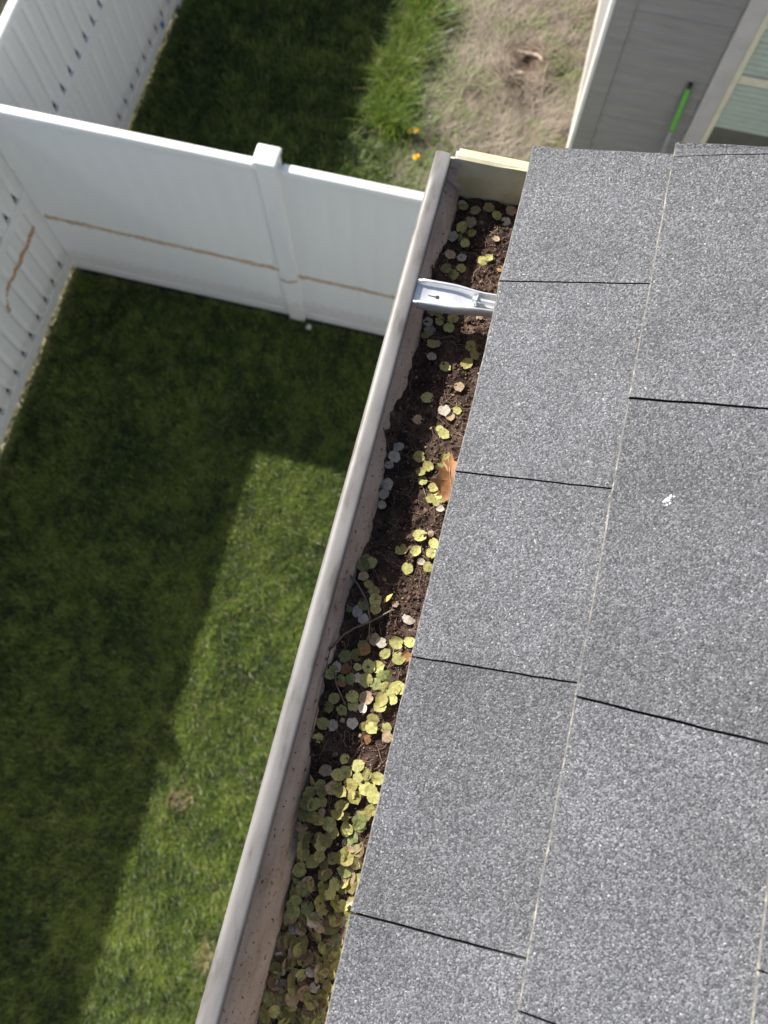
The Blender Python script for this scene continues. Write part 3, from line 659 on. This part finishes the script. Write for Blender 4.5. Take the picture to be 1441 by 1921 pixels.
o = make('keyhole_decal', v, [tuple(range(len(v)))], DARK); o.parent = hg; o.location = (0, 0, 0)  # flat dark decal painted in place of the shaded opening
# screw
bm = bmesh.new()
def cyl(bm, x0, x1, r0, r1, n, c):
    a = [bm.verts.new((x0, c[0] + r0 * math.cos(6.2832 * k / n), c[1] + r0 * math.sin(6.2832 * k / n))) for k in range(n)]
    b_ = [bm.verts.new((x1, c[0] + r1 * math.cos(6.2832 * k / n), c[1] + r1 * math.sin(6.2832 * k / n))) for k in range(n)]
    for k in range(n): bm.faces.new((a[k], a[(k + 1) % n], b_[(k + 1) % n], b_[k]))
    bm.faces.new(a[::-1]); bm.faces.new(b_)
sc_c = (0.4355, Z0 - 0.0035)
cyl(bm, 0.0750, 0.0790, 0.0042, 0.0042, 6, sc_c); cyl(bm, 0.0791, 0.0802, 0.0058, 0.0058, 18, sc_c); cyl(bm, 0.0803, 0.135, 0.0026, 0.0026, 10, sc_c)
me = bpy.data.meshes.new('screw'); bm.to_mesh(me); bm.free(); me.materials.append(STEEL)
o = bpy.data.objects.new('screw', me); C.objects.link(o); o.parent = hg
# ---------------------------------------------------------------- soil in the gutter
DY = [-3.9, -0.45, -0.26, -0.17, -0.12, -0.07, -0.02, 0.10, 0.22, 0.40, 0.50, 0.60]
DZ = [-0.087, -0.086, -0.083, -0.079, -0.071, -0.057, -0.050, -0.050, -0.049, -0.051, -0.053, -0.055]
def soil_z(x, y):
    b_ = float(np.interp(y, DY, DZ)); u = (x - 0.025) / 0.10
    b_ += 0.004 * (u - 0.45) + (0.0085 * max(0.0, 1 - (x - 0.018) / 0.022) * (0.5 + 0.9 * noise.noise((y * 16, 0.5, 4.4))) if y > -0.09 else 0)
    amp = 1.0 if y > -0.1 else 0.5
    p = (x, y, 0.0)
    b_ += amp * (0.0080 * noise.noise((x * 26, y * 22, 3.3)) + 0.0038 * noise.noise((x * 75, y * 75, 1.1)) + 0.0022 * noise.noise((x * 190, y * 190, 7)) + 0.0011 * abs(noise.noise((x * 520, y * 520, 2))))
    for hx, hy, hr, hd in ((0.036, 0.215, 0.014, 0.010), (0.036, 0.19, 0.012, 0.010), (0.036, 0.36, 0.014, 0.006), (0.04, 0.56, 0.025, 0.006), (0.028, -0.055, 0.015, 0.010)):
        b_ -= hd * math.exp(-(((x - hx) / hr) ** 2 + ((y - hy) / (hr * 1.6)) ** 2))
    return max(b_, -0.0925)
v = []; f = []; ys = list(np.arange(-3.85, -0.45, 0.02)) + list(np.arange(-0.45, GY1 - 0.0017, 0.0016)); NXS = 64
for y in ys:
    xl_ = 0.03
    for _ in range(3): xl_ = wall_x(soil_z(xl_, y)) + 0.0008
    for i in range(NXS + 1):
        x = xl_ + (0.1250 - xl_) * i / NXS; v.append((x, y, Z0 + soil_z(x, y)))
for j in range(len(ys) - 1):
    for i in range(NXS): a = j * (NXS + 1) + i; f.append((a, a + 1, a + NXS + 2, a + NXS + 1))
def mat_soil():
    mt, n, l, b = newmat('gutter_soil'); v_ = coords(n)
    t = tex(n, l, 'Noise', 90, 9, 0.7, vec=v_); r = ramp(n, l, t.outputs[0], [(0.3, (0.022, 0.013, 0.010)), (0.5, (0.060, 0.038, 0.029)), (0.68, (0.120, 0.084, 0.064)), (0.8, (0.21, 0.16, 0.125))])
    t2 = tex(n, l, 'Noise', 22, 3, vec=v_); r2 = ramp(n, l, t2.outputs[0], [(0.35, 0.65), (0.65, 1.35)])
    l.new(mix(n, l, 1.0, r.outputs[0], r2.outputs[0], 'MULTIPLY'), b.inputs['Base Color']); b.inputs['Roughness'].default_value = 0.95; b.inputs['Specular IOR Level'].default_value = 0.2
    t3 = tex(n, l, 'Noise', 700, 6, 0.7, vec=v_); bump(n, l, b, t3.outputs[0], 0.9, 0.0016); return mt
soil = tag(make('soil', v, f, mat_soil(), smooth=True), 'dark crumbly soil filling the gutter', 'soil', kind='stuff')

# crumbs, roof grit and fibres on the soil
CR = tintmat('soil_crumb', 0.9, spec=0.2)
def crumbs(n, grit):
    V = []; T = []; K = []
    o8 = np.array([(1, 0, 0), (-1, 0, 0), (0, 1, 0), (0, -1, 0), (0, 0, 1), (0, 0, -1)], float); t8 = np.array([(0, 2, 4), (2, 1, 4), (1, 3, 4), (3, 0, 4), (2, 0, 5), (1, 2, 5), (3, 1, 5), (0, 3, 5)])
    for i in range(n):
        y = rng.uniform(-0.42, GY1 - 0.004)
        x = (0.125 - abs(rng.normal(0, 0.022))) if grit else rng.uniform(0.02, 0.124)
        z = soil_z(x, y)
        if x < wall_x(z) + 0.002: continue
        r_ = rng.uniform(0.0004, 0.0011) if grit else min(0.0034, 0.0006 + rng.exponential(0.0006))
        P = o8 * r_ * rng.uniform(0.5, 1.3, (6, 3)); q = rng.normal(size=(3, 3)); q, _ = np.linalg.qr(q); P = P @ q
        T.append(t8 + 6 * len(V)); V.append(P + (x, y, Z0 + z + r_ * 0.25))
        if grit: c = np.array([0.13, 0.13, 0.14]) * rng.uniform(0.4, 2.4)
        else:
            c = np.array([0.075, 0.047, 0.035]) * rng.uniform(0.25, 1.9)
            if rng.random() < 0.05: c = np.array([0.34, 0.24, 0.16]) * rng.uniform(0.6, 1.2)
        K.append(np.tile(c, (6, 1)))
    return np.concatenate(V), np.concatenate(T), np.concatenate(K)
V, T, K = crumbs(11000, False); tag(link('soil_crumbs', npmesh('soil_crumbs', V, T, CR, K)), 'loose brown crumbs strewn over the soil in the gutter', 'crumbs', kind='stuff')
V, T, K = crumbs(4200, True); tag(link('roof_grit', npmesh('roof_grit', V, T, CR, K)), 'fine grey roof grit washed onto the soil beside the shingles', 'grit', kind='stuff')
V = []; T = []; K = []; nb_ = 0
for i in range(620):
    y = rng.uniform(-0.3, GY1 - 0.02); x = rng.uniform(0.03, 0.122); a = rng.uniform(0, 6.28); P = []; L = rng.uniform(0.002, 0.006)
    for s in range(6):
        P.append((x, y, Z0 + soil_z(x, y) + 0.0007 + 0.0015 * rng.random())); a += rng.normal(0, 0.5); x = min(0.123, max(0.026, x + L * math.cos(a))); y = min(GY1 - .004, y + L * math.sin(a))
    if P[0][0] < wall_x(P[0][2] - Z0) + 0.003: continue
    tv, tf = tube(P, 0.00022 + 0.0002 * rng.random(), 3); tv = np.array(tv)
    tt = []
    for q in tf[:-2]: tt += [(q[0], q[1], q[2]), (q[0], q[2], q[3])]
    V.append(tv); T.append(np.array(tt) + nb_); nb_ += len(tv); K.append(np.tile(np.array([0.16, 0.11, 0.075]) * rng.uniform(0.3, 1.8), (len(tv), 1)))
tag(link('root_fibres', npmesh('root_fibres', np.concatenate(V), np.concatenate(T), CR, np.concatenate(K))), 'fine tangled root fibres lying on the soil in the gutter', 'fibres', kind='stuff')

# ---------------------------------------------------------------- elm seeds
def mat_seed(name, c0, c1, core, trans=0.25):
    mt, n, l, b = newmat(name)
    a = n.new('ShaderNodeAttribute'); a.attribute_name = 'tint'; sep = n.new('ShaderNodeSeparateColor'); l.new(a.outputs[0], sep.inputs[0])
    oi = n.new('ShaderNodeObjectInfo'); v_ = n.new('ShaderNodeVectorMath'); v_.operation = 'ADD'; l.new(coords(n), v_.inputs[0]); l.new(oi.outputs['Location'], v_.inputs[1])
    t = tex(n, l, 'Noise', 260, 5, 0.6, vec=v_.outputs[0]); r = ramp(n, l, t.outputs[0], [(0.3, c0), (0.7, c1)])
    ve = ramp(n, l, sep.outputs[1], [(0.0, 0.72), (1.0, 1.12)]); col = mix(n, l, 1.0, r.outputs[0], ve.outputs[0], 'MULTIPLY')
    rr = ramp(n, l, sep.outputs[0], [(0.16, 1.0), (0.36, 0.0)]); ma = n.new('ShaderNodeMath'); ma.operation = 'MULTIPLY'; ma.inputs[1].default_value = 0.38; l.new(rr.outputs[0], ma.inputs[0])
    col = mix(n, l, ma.outputs[0], col, core)
    t2 = tex(n, l, 'Noise', 130, 3, vec=v_.outputs[0]); r2 = ramp(n, l, t2.outputs[0], [(0.66, 0.0), (0.74, 0.55)]); col = mix(n, l, r2.outputs[0], col, (core[0] * 0.5, core[1] * 0.45, core[2] * 0.5))
    ro = ramp(n, l, oi.outputs['Random'], [(0, 0.72), (1, 1.18)]); col = mix(n, l, 1.0, col, ro.outputs[0], 'MULTIPLY')
    l.new(col, b.inputs['Base Color']); b.inputs['Roughness'].default_value = 0.62; b.inputs['Specular IOR Level'].default_value = 0.3
    ts = n.new('ShaderNodeBsdfTranslucent'); l.new(col, ts.inputs[0]); ms = n.new('ShaderNodeMixShader'); ms.inputs[0].default_value = trans
    l.new(b.outputs[0], ms.inputs[1]); l.new(ts.outputs[0], ms.inputs[2]); l.new(ms.outputs[0], n['Material Output'].inputs[0]); return mt
SM = {'Y': mat_seed('yellow_green_seed', (0.37, 0.365, 0.115), (0.60, 0.58, 0.24), (0.33, 0.28, 0.10)),
      'O': mat_seed('olive_seed', (0.25, 0.225, 0.07), (0.44, 0.395, 0.15), (0.16, 0.11, 0.04)),
      'G': mat_seed('green_seed', (0.18, 0.21, 0.075), (0.33, 0.36, 0.14), (0.12, 0.13, 0.04)),
      'W': mat_seed('papery_seed', (0.42, 0.37, 0.30), (0.66, 0.60, 0.51), (0.34, 0.28, 0.21)),
      'T': mat_seed('tan_seed', (0.34, 0.24, 0.14), (0.52, 0.40, 0.27), (0.26, 0.16, 0.08)),
      'B': mat_seed('brown_seed', (0.24, 0.12, 0.05), (0.42, 0.23, 0.10), (0.16, 0.08, 0.04))}
def seed_verts(na, rings, rs):
    R0 = 1.0; el = rs.uniform(0.86, 1.0); cup = rs.uniform(-0.16, 0.26); fold = rs.uniform(0, 0.35) if rs.random() < 0.4 else 0.0; ph = rs.uniform(0, 6.28, 4); k1 = rs.integers(5, 9); k2 = rs.integers(9, 14)
    V = [(0, 0, 0.055)]; K = [(0, 0.6)]
    for r_ in rings:
        for i in range(na):
            a = 2 * math.pi * i / na
            out = 1 + 0.035 * math.sin(2 * a + ph[0]) + 0.025 * math.sin(5 * a + ph[1]) + 0.012 * math.sin(9 * a + ph[3])
            da = (a - math.pi / 2 + math.pi) % (2 * math.pi) - math.pi; out -= 0.26 * math.exp(-(da / 0.16) ** 2)
            db = (a - 3 * math.pi / 2 + math.pi) % (2 * math.pi) - math.pi; out += 0.20 * math.exp(-(db / 0.12) ** 2)
            q = r_ * (1 + (out - 1) * r_ ** 2); x = q * math.cos(a) * el; y = q * math.sin(a)
            wr = math.sin(k1 * a + ph[1]) * 0.5 + math.sin(k2 * a + ph[2]) * 0.5
            z = 0.075 * math.exp(-((x / 0.22) ** 2 + (y / 0.32) ** 2)) + 0.05 * wr * r_ * r_ + cup * r_ ** 2 + fold * max(0, x) ** 1.5 + 0.03 * math.sin(x * 4 + ph[3])
            V.append((x, y, z)); K.append((min(1, r_), 0.5 + 0.5 * wr * min(1, r_ * 1.5)))
    F = [(0, 1 + i, 1 + (i + 1) % na) for i in range(na)]
    for j in range(len(rings) - 1):
        for i in range(na): a = 1 + j * na + i; b_ = 1 + j * na + (i + 1) % na; F.append((a, a + na, b_ + na)); F.append((a, b_ + na, b_))
    return np.array(V), np.array(F), np.array(K)
SEEDV = [seed_verts(28, (0.16, 0.32, 0.55, 0.78, 1.0), rng) for _ in range(10)]
SEEDME = {}
for key, mt in SM.items():
    for i, (sv, sf, sk) in enumerate(SEEDV):
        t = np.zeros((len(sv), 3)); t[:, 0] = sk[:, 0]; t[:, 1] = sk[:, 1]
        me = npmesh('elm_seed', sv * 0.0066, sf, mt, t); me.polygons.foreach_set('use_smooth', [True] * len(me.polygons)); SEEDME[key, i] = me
LEAFM = noisy('dry_small_leaf', [(0.3, (0.42, 0.26, 0.06)), (0.7, (0.56, 0.44, 0.12))], 200, 0.6)
DATA = """26,581,W7 34,579,O 53,574,T 51,560,T 43,551,Y 26,538,W 55,548,O8 43,539,O6 51,533,Y 78,573,Y 89,566,W8 67,579,O 39,510,T 52,511,W8 54,496,O 39,490,O 47,487,O 80,515,Y8 74,510,O 92,581,T 86,444,T5 35,438,T8 42,439,O 83,539,T6 95,507,B6 46,430,Y 57,423,Y 59,435,O 34,426,W8 38,417,W 44,401,Y 49,403,T6 47,387,W 63,379,Y 84,406,O 90,397,O8 84,387,O 82,360,T8 85,445,T5 33,411,O8 53,341,Y 73,330,W 80,325,T8 86,333,Y7 50,314,T8 78,305,Y 73,310,Y6 37,283,W 36,270,W 29,261,W7 29,271,W7 60,275,O 71,267,O 66,260,O8 69,252,Y8 85,282,O 86,271,G 30,242,W 31,231,W 27,221,W7 81,247,O8 87,241,Y8 91,237,Y7 87,232,Y6 92,227,W6 81,235,O7 79,196,Y 79,181,Y 65,180,O 75,163,Y 86,172,W6 94,192,Y8 94,182,Y 94,169,Y8 89,201,T5 25,163,G7 28,155,G 40,160,Y 36,145,T8 43,138,O7 50,132,O8 53,124,Y 43,118,G 39,110,W 46,105,W8 55,116,O8 64,129,L 72,126,T5 88,116,W 28,111,G5 61,89,T 68,87,W8 82,91,Y 94,94,Y 53,80,O 55,77,B8 38,67,G 48,71,O 74,78,Y8 87,77,Y 94,81,B8 70,65,Y 62,63,Y 33,55,W8 26,47,Y8 29,52,O7 52,60,Y6 42,56,B8 39,45,G8 48,48,G8 55,50,W7 63,50,Y 72,49,G 76,58,G8 81,59,G8 42,42,B6 82,48,Y 90,49,Y 94,51,Y 38,27,Y8 35,19,O 48,19,Y8 54,33,Y 57,25,Y8 67,35,T 66,25,W7 81,30,Y 81,37,O 87,42,Y8 91,39,Y7 32,3,Y 43,4,W8 60,10,W8 71,10,O7 78,10,Y 77,17,O 91,13,Y8 30,-10,Y8 76,-1,B7 94,6,T8 61,-22,Y7 74,-25,Y 47,-36,T 59,-37,Y 65,-33,Y 84,-30,Y8 77,-35,Y8 94,-31,Y 45,-50,Y 91,-43,Y 86,-42,Y 59,-45,O 64,-50,O 72,-42,O 24,-49,L 35,-59,O 49,-54,O 43,-68,Y8 50,-64,Y6 78,-52,O 70,-61,O 95,-47,Y 28,-69,G8 32,-77,G8 62,-80,Y 51,-77,O 73,-69,O 95,-59,Y 87,-71,G 78,-79,Y 53,-71,T5 57,-49,T 74,-49,O 45,-77,O 35,-67,O 90,-65,O 27,-95,Y 25,-105,Y 25,-110,Y8 41,-100,O 37,-108,Y8 45,-110,O 59,-95,Y 59,-100,Y8 61,-79,Y 78,-81,Y 67,-85,O 82,-92,W8 24,-124,Y7 31,-121,Y7 55,-114,Y 60,-108,O8 45,-125,Y 68,-122,O 77,-105,O 84,-104,O 85,-115,G 32,-139,T7 39,-134,Y7 52,-139,G 58,-135,O 48,-150,G8 79,-129,Y 77,-137,Y8 49,-160,G 60,-155,G 73,-152,O 37,-155,Y8 91,-144,Y8 56,-168,O 50,-176,T8 59,-174,T7 70,-164,T7 76,-166,T 86,-157,B 51,-183,O 73,-177,O 93,-173,T 47,-197,O7 59,-192,T 68,-196,O 78,-193,O 57,-202,O8 44,-208,Y8 52,-210,W5 77,-203,W8 69,-208,Y8 87,-206,Y 92,-194,O 40,-226,T8 46,-233,Y 54,-229,O 79,-225,O 83,-215,W7 92,-219,Y 63,-230,O 48,-246,O 54,-242,Y 63,-244,Y 83,-235,O 75,-244,G 93,-239,O 93,-108,W7 94,-125,G 65,-219,O 84,-143,O 24,-144,O7 86,-183,G 88,-74,G 67,-70,O 44,-66,Y 32,-79,G8 27,-69,G8 51,-63,Y7 68,-62,O 55,-236,T7 92,-230,O 66,-236,Y 99,-225,O 64,-186,T7"""
NAMES = {'Y': 'yellow-green', 'O': 'olive-brown', 'G': 'dull green', 'W': 'pale papery', 'T': 'tan', 'B': 'rusty brown'}
ZONES = [(0.448, 'near the end cap', 'elm seeds between end cap and bracket'), (0.30, 'just below the bracket', 'elm seeds below the bracket'), (0.175, 'level with the brown leaf', 'elm seeds beside the brown leaf'), (0.085, 'beside the crossing twigs', 'elm seeds beside the twigs'), (0.015, 'just below the crossing twigs', 'elm seeds below the twigs'), (-9, None, None)]
ORD = 'first second third fourth fifth sixth seventh eighth ninth tenth eleventh twelfth thirteenth fourteenth fifteenth sixteenth seventeenth eighteenth nineteenth twentieth twenty-first twenty-second twenty-third twenty-fourth twenty-fifth twenty-sixth'.split()
items = []
for t in DATA.split():
    a, b_, c = t.split(','); items.append((float(a) / 1000, float(b_) / 1000, c[0], float(c[1:]) / 10 if len(c) > 1 else random.uniform(0.86, 1.02)))
items.sort(key=lambda q: -q[1]); count = {}
heap = {}
def top_height(x, y):
    h = max(soil_z(x + a, y + b_) for a in (-0.004, 0, 0.004) for b_ in (-0.004, 0, 0.004)) + 0.0010
    for (a, b_) in ((int(x / 0.012) + i, int(y / 0.012) + j) for i in (-1, 0, 1) for j in (-1, 0, 1)):
        for (px, py, pz) in heap.get((a, b_), ()):
            if (px - x) ** 2 + (py - y) ** 2 < 0.0085 ** 2: h = max(h, pz + 0.0009)
    return h
for x, y, c, s in items:
    z = soil_z(x, y); x = max(x, wall_x(z) + 0.006); h = min(top_height(x, y), z + 0.009); heap.setdefault((int(x / 0.012), int(y / 0.012)), []).append((x, y, h))
    if c == 'L':
        P = [(0, -1), (0.28, -0.5), (0.36, 0), (0.24, 0.5), (0, 1.1), (-0.24, 0.5), (-0.36, 0), (-0.28, -0.5)]
        v = [(0, 0, 0.0006)] + [(p * 0.006, q * 0.006, 0.0012 * (p * p * 4 - 0.4)) for p, q in P]; f = [(0, 1 + i, 1 + (i + 1) % 8) for i in range(8)]
        o = link('small_leaf', meshdata('small_leaf', v, f, LEAFM, smooth=True), None, (x, y, Z0 + h), (0.15, -0.2, -0.6 if y > 0 else 0.5))
        tag(o, 'tiny pointed yellow leaf beside the upper end of the twig' if y > 0 else 'tiny orange-yellow leaf against the front gutter wall', 'leaf'); continue
    o = bpy.data.objects.new('elm_seed', SEEDME[c, random.randrange(10)]); C.objects.link(o); o.location = (x, y, Z0 + h)
    tl = 0.16 if y > 0 else 0.30
    o.rotation_euler = (random.gauss(0, tl), random.gauss(0, tl), random.uniform(0, 6.28)); o.scale = (s, s, s)
    zi = next(i for i, q in enumerate(ZONES) if y > q[0]); zn = ZONES[zi]
    if zn[1]: where, grp = zn[1], zn[2]
    else:
        xw = wall_x(z); u = (x - xw) / (0.098 - xw); ci = 0 if u < 0.36 else (1 if u < 0.68 else 2); zi = 10 + ci
        where = ("on the heap's wall side", 'in mid heap', "on the heap's shingle side")[ci]; grp = 'elm seeds in the dense heap'
    k = count.get((zi, c), 0); count[zi, c] = k + 1
    tag(o, '%s elm seed %s, %s of that colour from far end' % (NAMES[c], where, ORD[min(k, 25)]), 'seed', grp)
# the rest of the heap underneath and out of frame
LS = [seed_verts(12, (0.35, 0.7, 1.0), rng) for _ in range(5)]; V = []; T = []; K = []; o_ = 0
PAL = [((0.40, 0.39, 0.11), 4), ((0.27, 0.235, 0.085), 5), ((0.18, 0.22, 0.08), 2), ((0.50, 0.46, 0.40), 1), ((0.42, 0.31, 0.19), 2), ((0.16, 0.10, 0.06), 2)]; PC = [p for p, w_ in PAL for _ in range(w_)]
for i in range(1500):
    y = rng.uniform(-0.30, -0.085) if i < 420 else rng.uniform(-1.6, -0.27)
    x = rng.uniform(0.032, 0.124); z = soil_z(x, y)
    x = max(x, wall_x(z) + 0.006)
    if y > -0.13 and rng.random() < 0.6: continue
    sv, sf, sk = LS[rng.integers(5)]; a, b_, c = rng.normal(0, 0.3), rng.normal(0, 0.3), rng.uniform(0, 6.28)
    M = np.array(Matrix.Rotation(c, 3, 'Z') @ Matrix.Rotation(a, 3, 'X') @ Matrix.Rotation(b_, 3, 'Y'))
    V.append(sv * 0.0066 * rng.uniform(0.8, 1.05) @ M.T + (x, y, Z0 + z + rng.uniform(0.0008, 0.003) + (0.003 if y < -0.27 else 0))); T.append(sf + o_); o_ += len(sv)
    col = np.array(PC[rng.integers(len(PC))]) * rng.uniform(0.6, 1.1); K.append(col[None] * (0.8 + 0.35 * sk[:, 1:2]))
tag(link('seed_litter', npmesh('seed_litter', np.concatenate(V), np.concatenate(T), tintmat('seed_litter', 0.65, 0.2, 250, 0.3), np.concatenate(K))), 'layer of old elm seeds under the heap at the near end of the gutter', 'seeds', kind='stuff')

# ---------------------------------------------------------------- brown leaf and twigs
out = [(0.0905, 0.2840), (0.0888, 0.2760), (0.0872, 0.2732), (0.0822, 0.2722), (0.0862, 0.2690), (0.0868, 0.2655), (0.0848, 0.2628), (0.0782, 0.2622), (0.0832, 0.2585), (0.0845, 0.2555), (0.0828, 0.2520), (0.0752, 0.2482), (0.0818, 0.2470), (0.0856, 0.2440), (0.0868, 0.2400), (0.0850, 0.2358), (0.0905, 0.2385), (0.0945, 0.2330), (0.1000, 0.2370), (0.1040, 0.2410), (0.1100, 0.2420), (0.1130, 0.2500), (0.1090, 0.2560), (0.1120, 0.2640), (0.1050, 0.2680), (0.1000, 0.2740), (0.0950, 0.2750)]
lc = Vector((0.0955, 0.2545))
def lz(x, y): return Z0 - 0.034 + 0.55 * (x - 0.09) * 0.3 + 0.004 * math.sin((y - 0.25) * 120) + 30 * (x - 0.097) ** 2
v = []; f = []; n = len(out); rings = (0.33, 0.66, 1.0); v.append((lc.x, lc.y, lz(lc.x, lc.y)))
for r_ in rings:
    for (a, b_) in out:
        x = lc.x + (a - lc.x) * r_; y = lc.y + (b_ - lc.y) * r_; v.append((x, y, lz(x, y)))
f = [(0, 1 + i, 1 + (i + 1) % n) for i in range(n)]
for j in range(2):
    for i in range(n): f.append((1 + j * n + i, 1 + (j + 1) * n + i, 1 + (j + 1) * n + (i + 1) % n, 1 + j * n + (i + 1) % n))
lf_ = empty('dry_leaf', (lc.x, lc.y, Z0 - 0.04), 'brown spiky dry leaf poking out from under the shingle edge', 'leaf')
make('blade', v, f, noisy('brown_leaf', [(0.3, (0.17, 0.075, 0.026)), (0.7, (0.30, 0.145, 0.056))], 130, 0.6, bs=0.3, bscale=500, bdist=0.0006), lf_, smooth=True)
tv, tf = tube([(0.0885, 0.277, lz(0.0885, 0.277) + 0.0004), (0.093, 0.262, lz(0.093, 0.262) + 0.0005), (0.0985, 0.247, lz(0.0985, 0.247) + 0.0005), (0.102, 0.240, lz(0.102, 0.24) + .0004)], [0.0002, 0.0004, 0.0005, 0.0006], 5)
make('midrib', tv, tf, noisy('leaf_rib', [(0.3, (0.30, 0.16, 0.07)), (0.7, (0.44, 0.26, 0.13))], 100, 0.6), lf_)
TWIG = noisy('twig_bark', [(0.3, (0.10, 0.075, 0.06)), (0.7, (0.22, 0.175, 0.145))], 300, 0.8, bs=0.3, bscale=900, bdist=0.0004)
def twig(pts, r0, r1, lift, label):
    P = []
    for i in range(len(pts) - 1):
        for t in (0, 0.33, 0.66): P.append((pts[i][0] + (pts[i + 1][0] - pts[i][0]) * t, pts[i][1] + (pts[i + 1][1] - pts[i][1]) * t))
    P.append(pts[-1]); n = len(P)
    zs = [max(soil_z(x, y), soil_z(x + .003, y), soil_z(x, y + .004)) for x, y in P]; zs = np.convolve(np.pad(zs, 3, mode='edge'), np.ones(7) / 7, 'valid')
    P3 = [(x, y, Z0 + z + lift + 0.002) for (x, y), z in zip(P, zs)]
    tv, tf = tube(P3, [r0 + (r1 - r0) * i / (n - 1) for i in range(n)], 6)
    tag(make('twig', tv, tf, TWIG, None, smooth=True), label, 'twig')
twig([(0.019, 0.146), (0.033, 0.135), (0.045, 0.122), (0.052, 0.107), (0.055, 0.092), (0.054, 0.084)], 0.0011, 0.0006, 0.003, 'thin curved twig arching down from the front gutter wall')
twig([(0.023, 0.068), (0.032, 0.086), (0.040, 0.094), (0.055, 0.105), (0.0715, 0.120)], 0.0012, 0.0007, 0.004, 'thicker curved twig crossing the soil to the right')
twig([(0.033, 0.050), (0.037, 0.040), (0.044, 0.031), (0.050, 0.024)], 0.0008, 0.0006, 0.004, 'short dark twig among the seeds below the crossing twigs')
twig([(0.0235, 0.070), (0.0245, 0.048), (0.0255, 0.023), (0.0265, -0.007)], 0.0005, 0.0004, 0.003, 'long thin stem lying along the front gutter wall')
twig([(0.058, 0.100), (0.055, 0.090), (0.052, 0.082)], 0.0005, 0.0003, 0.002, 'tiny twig fork just under where the two twigs cross')
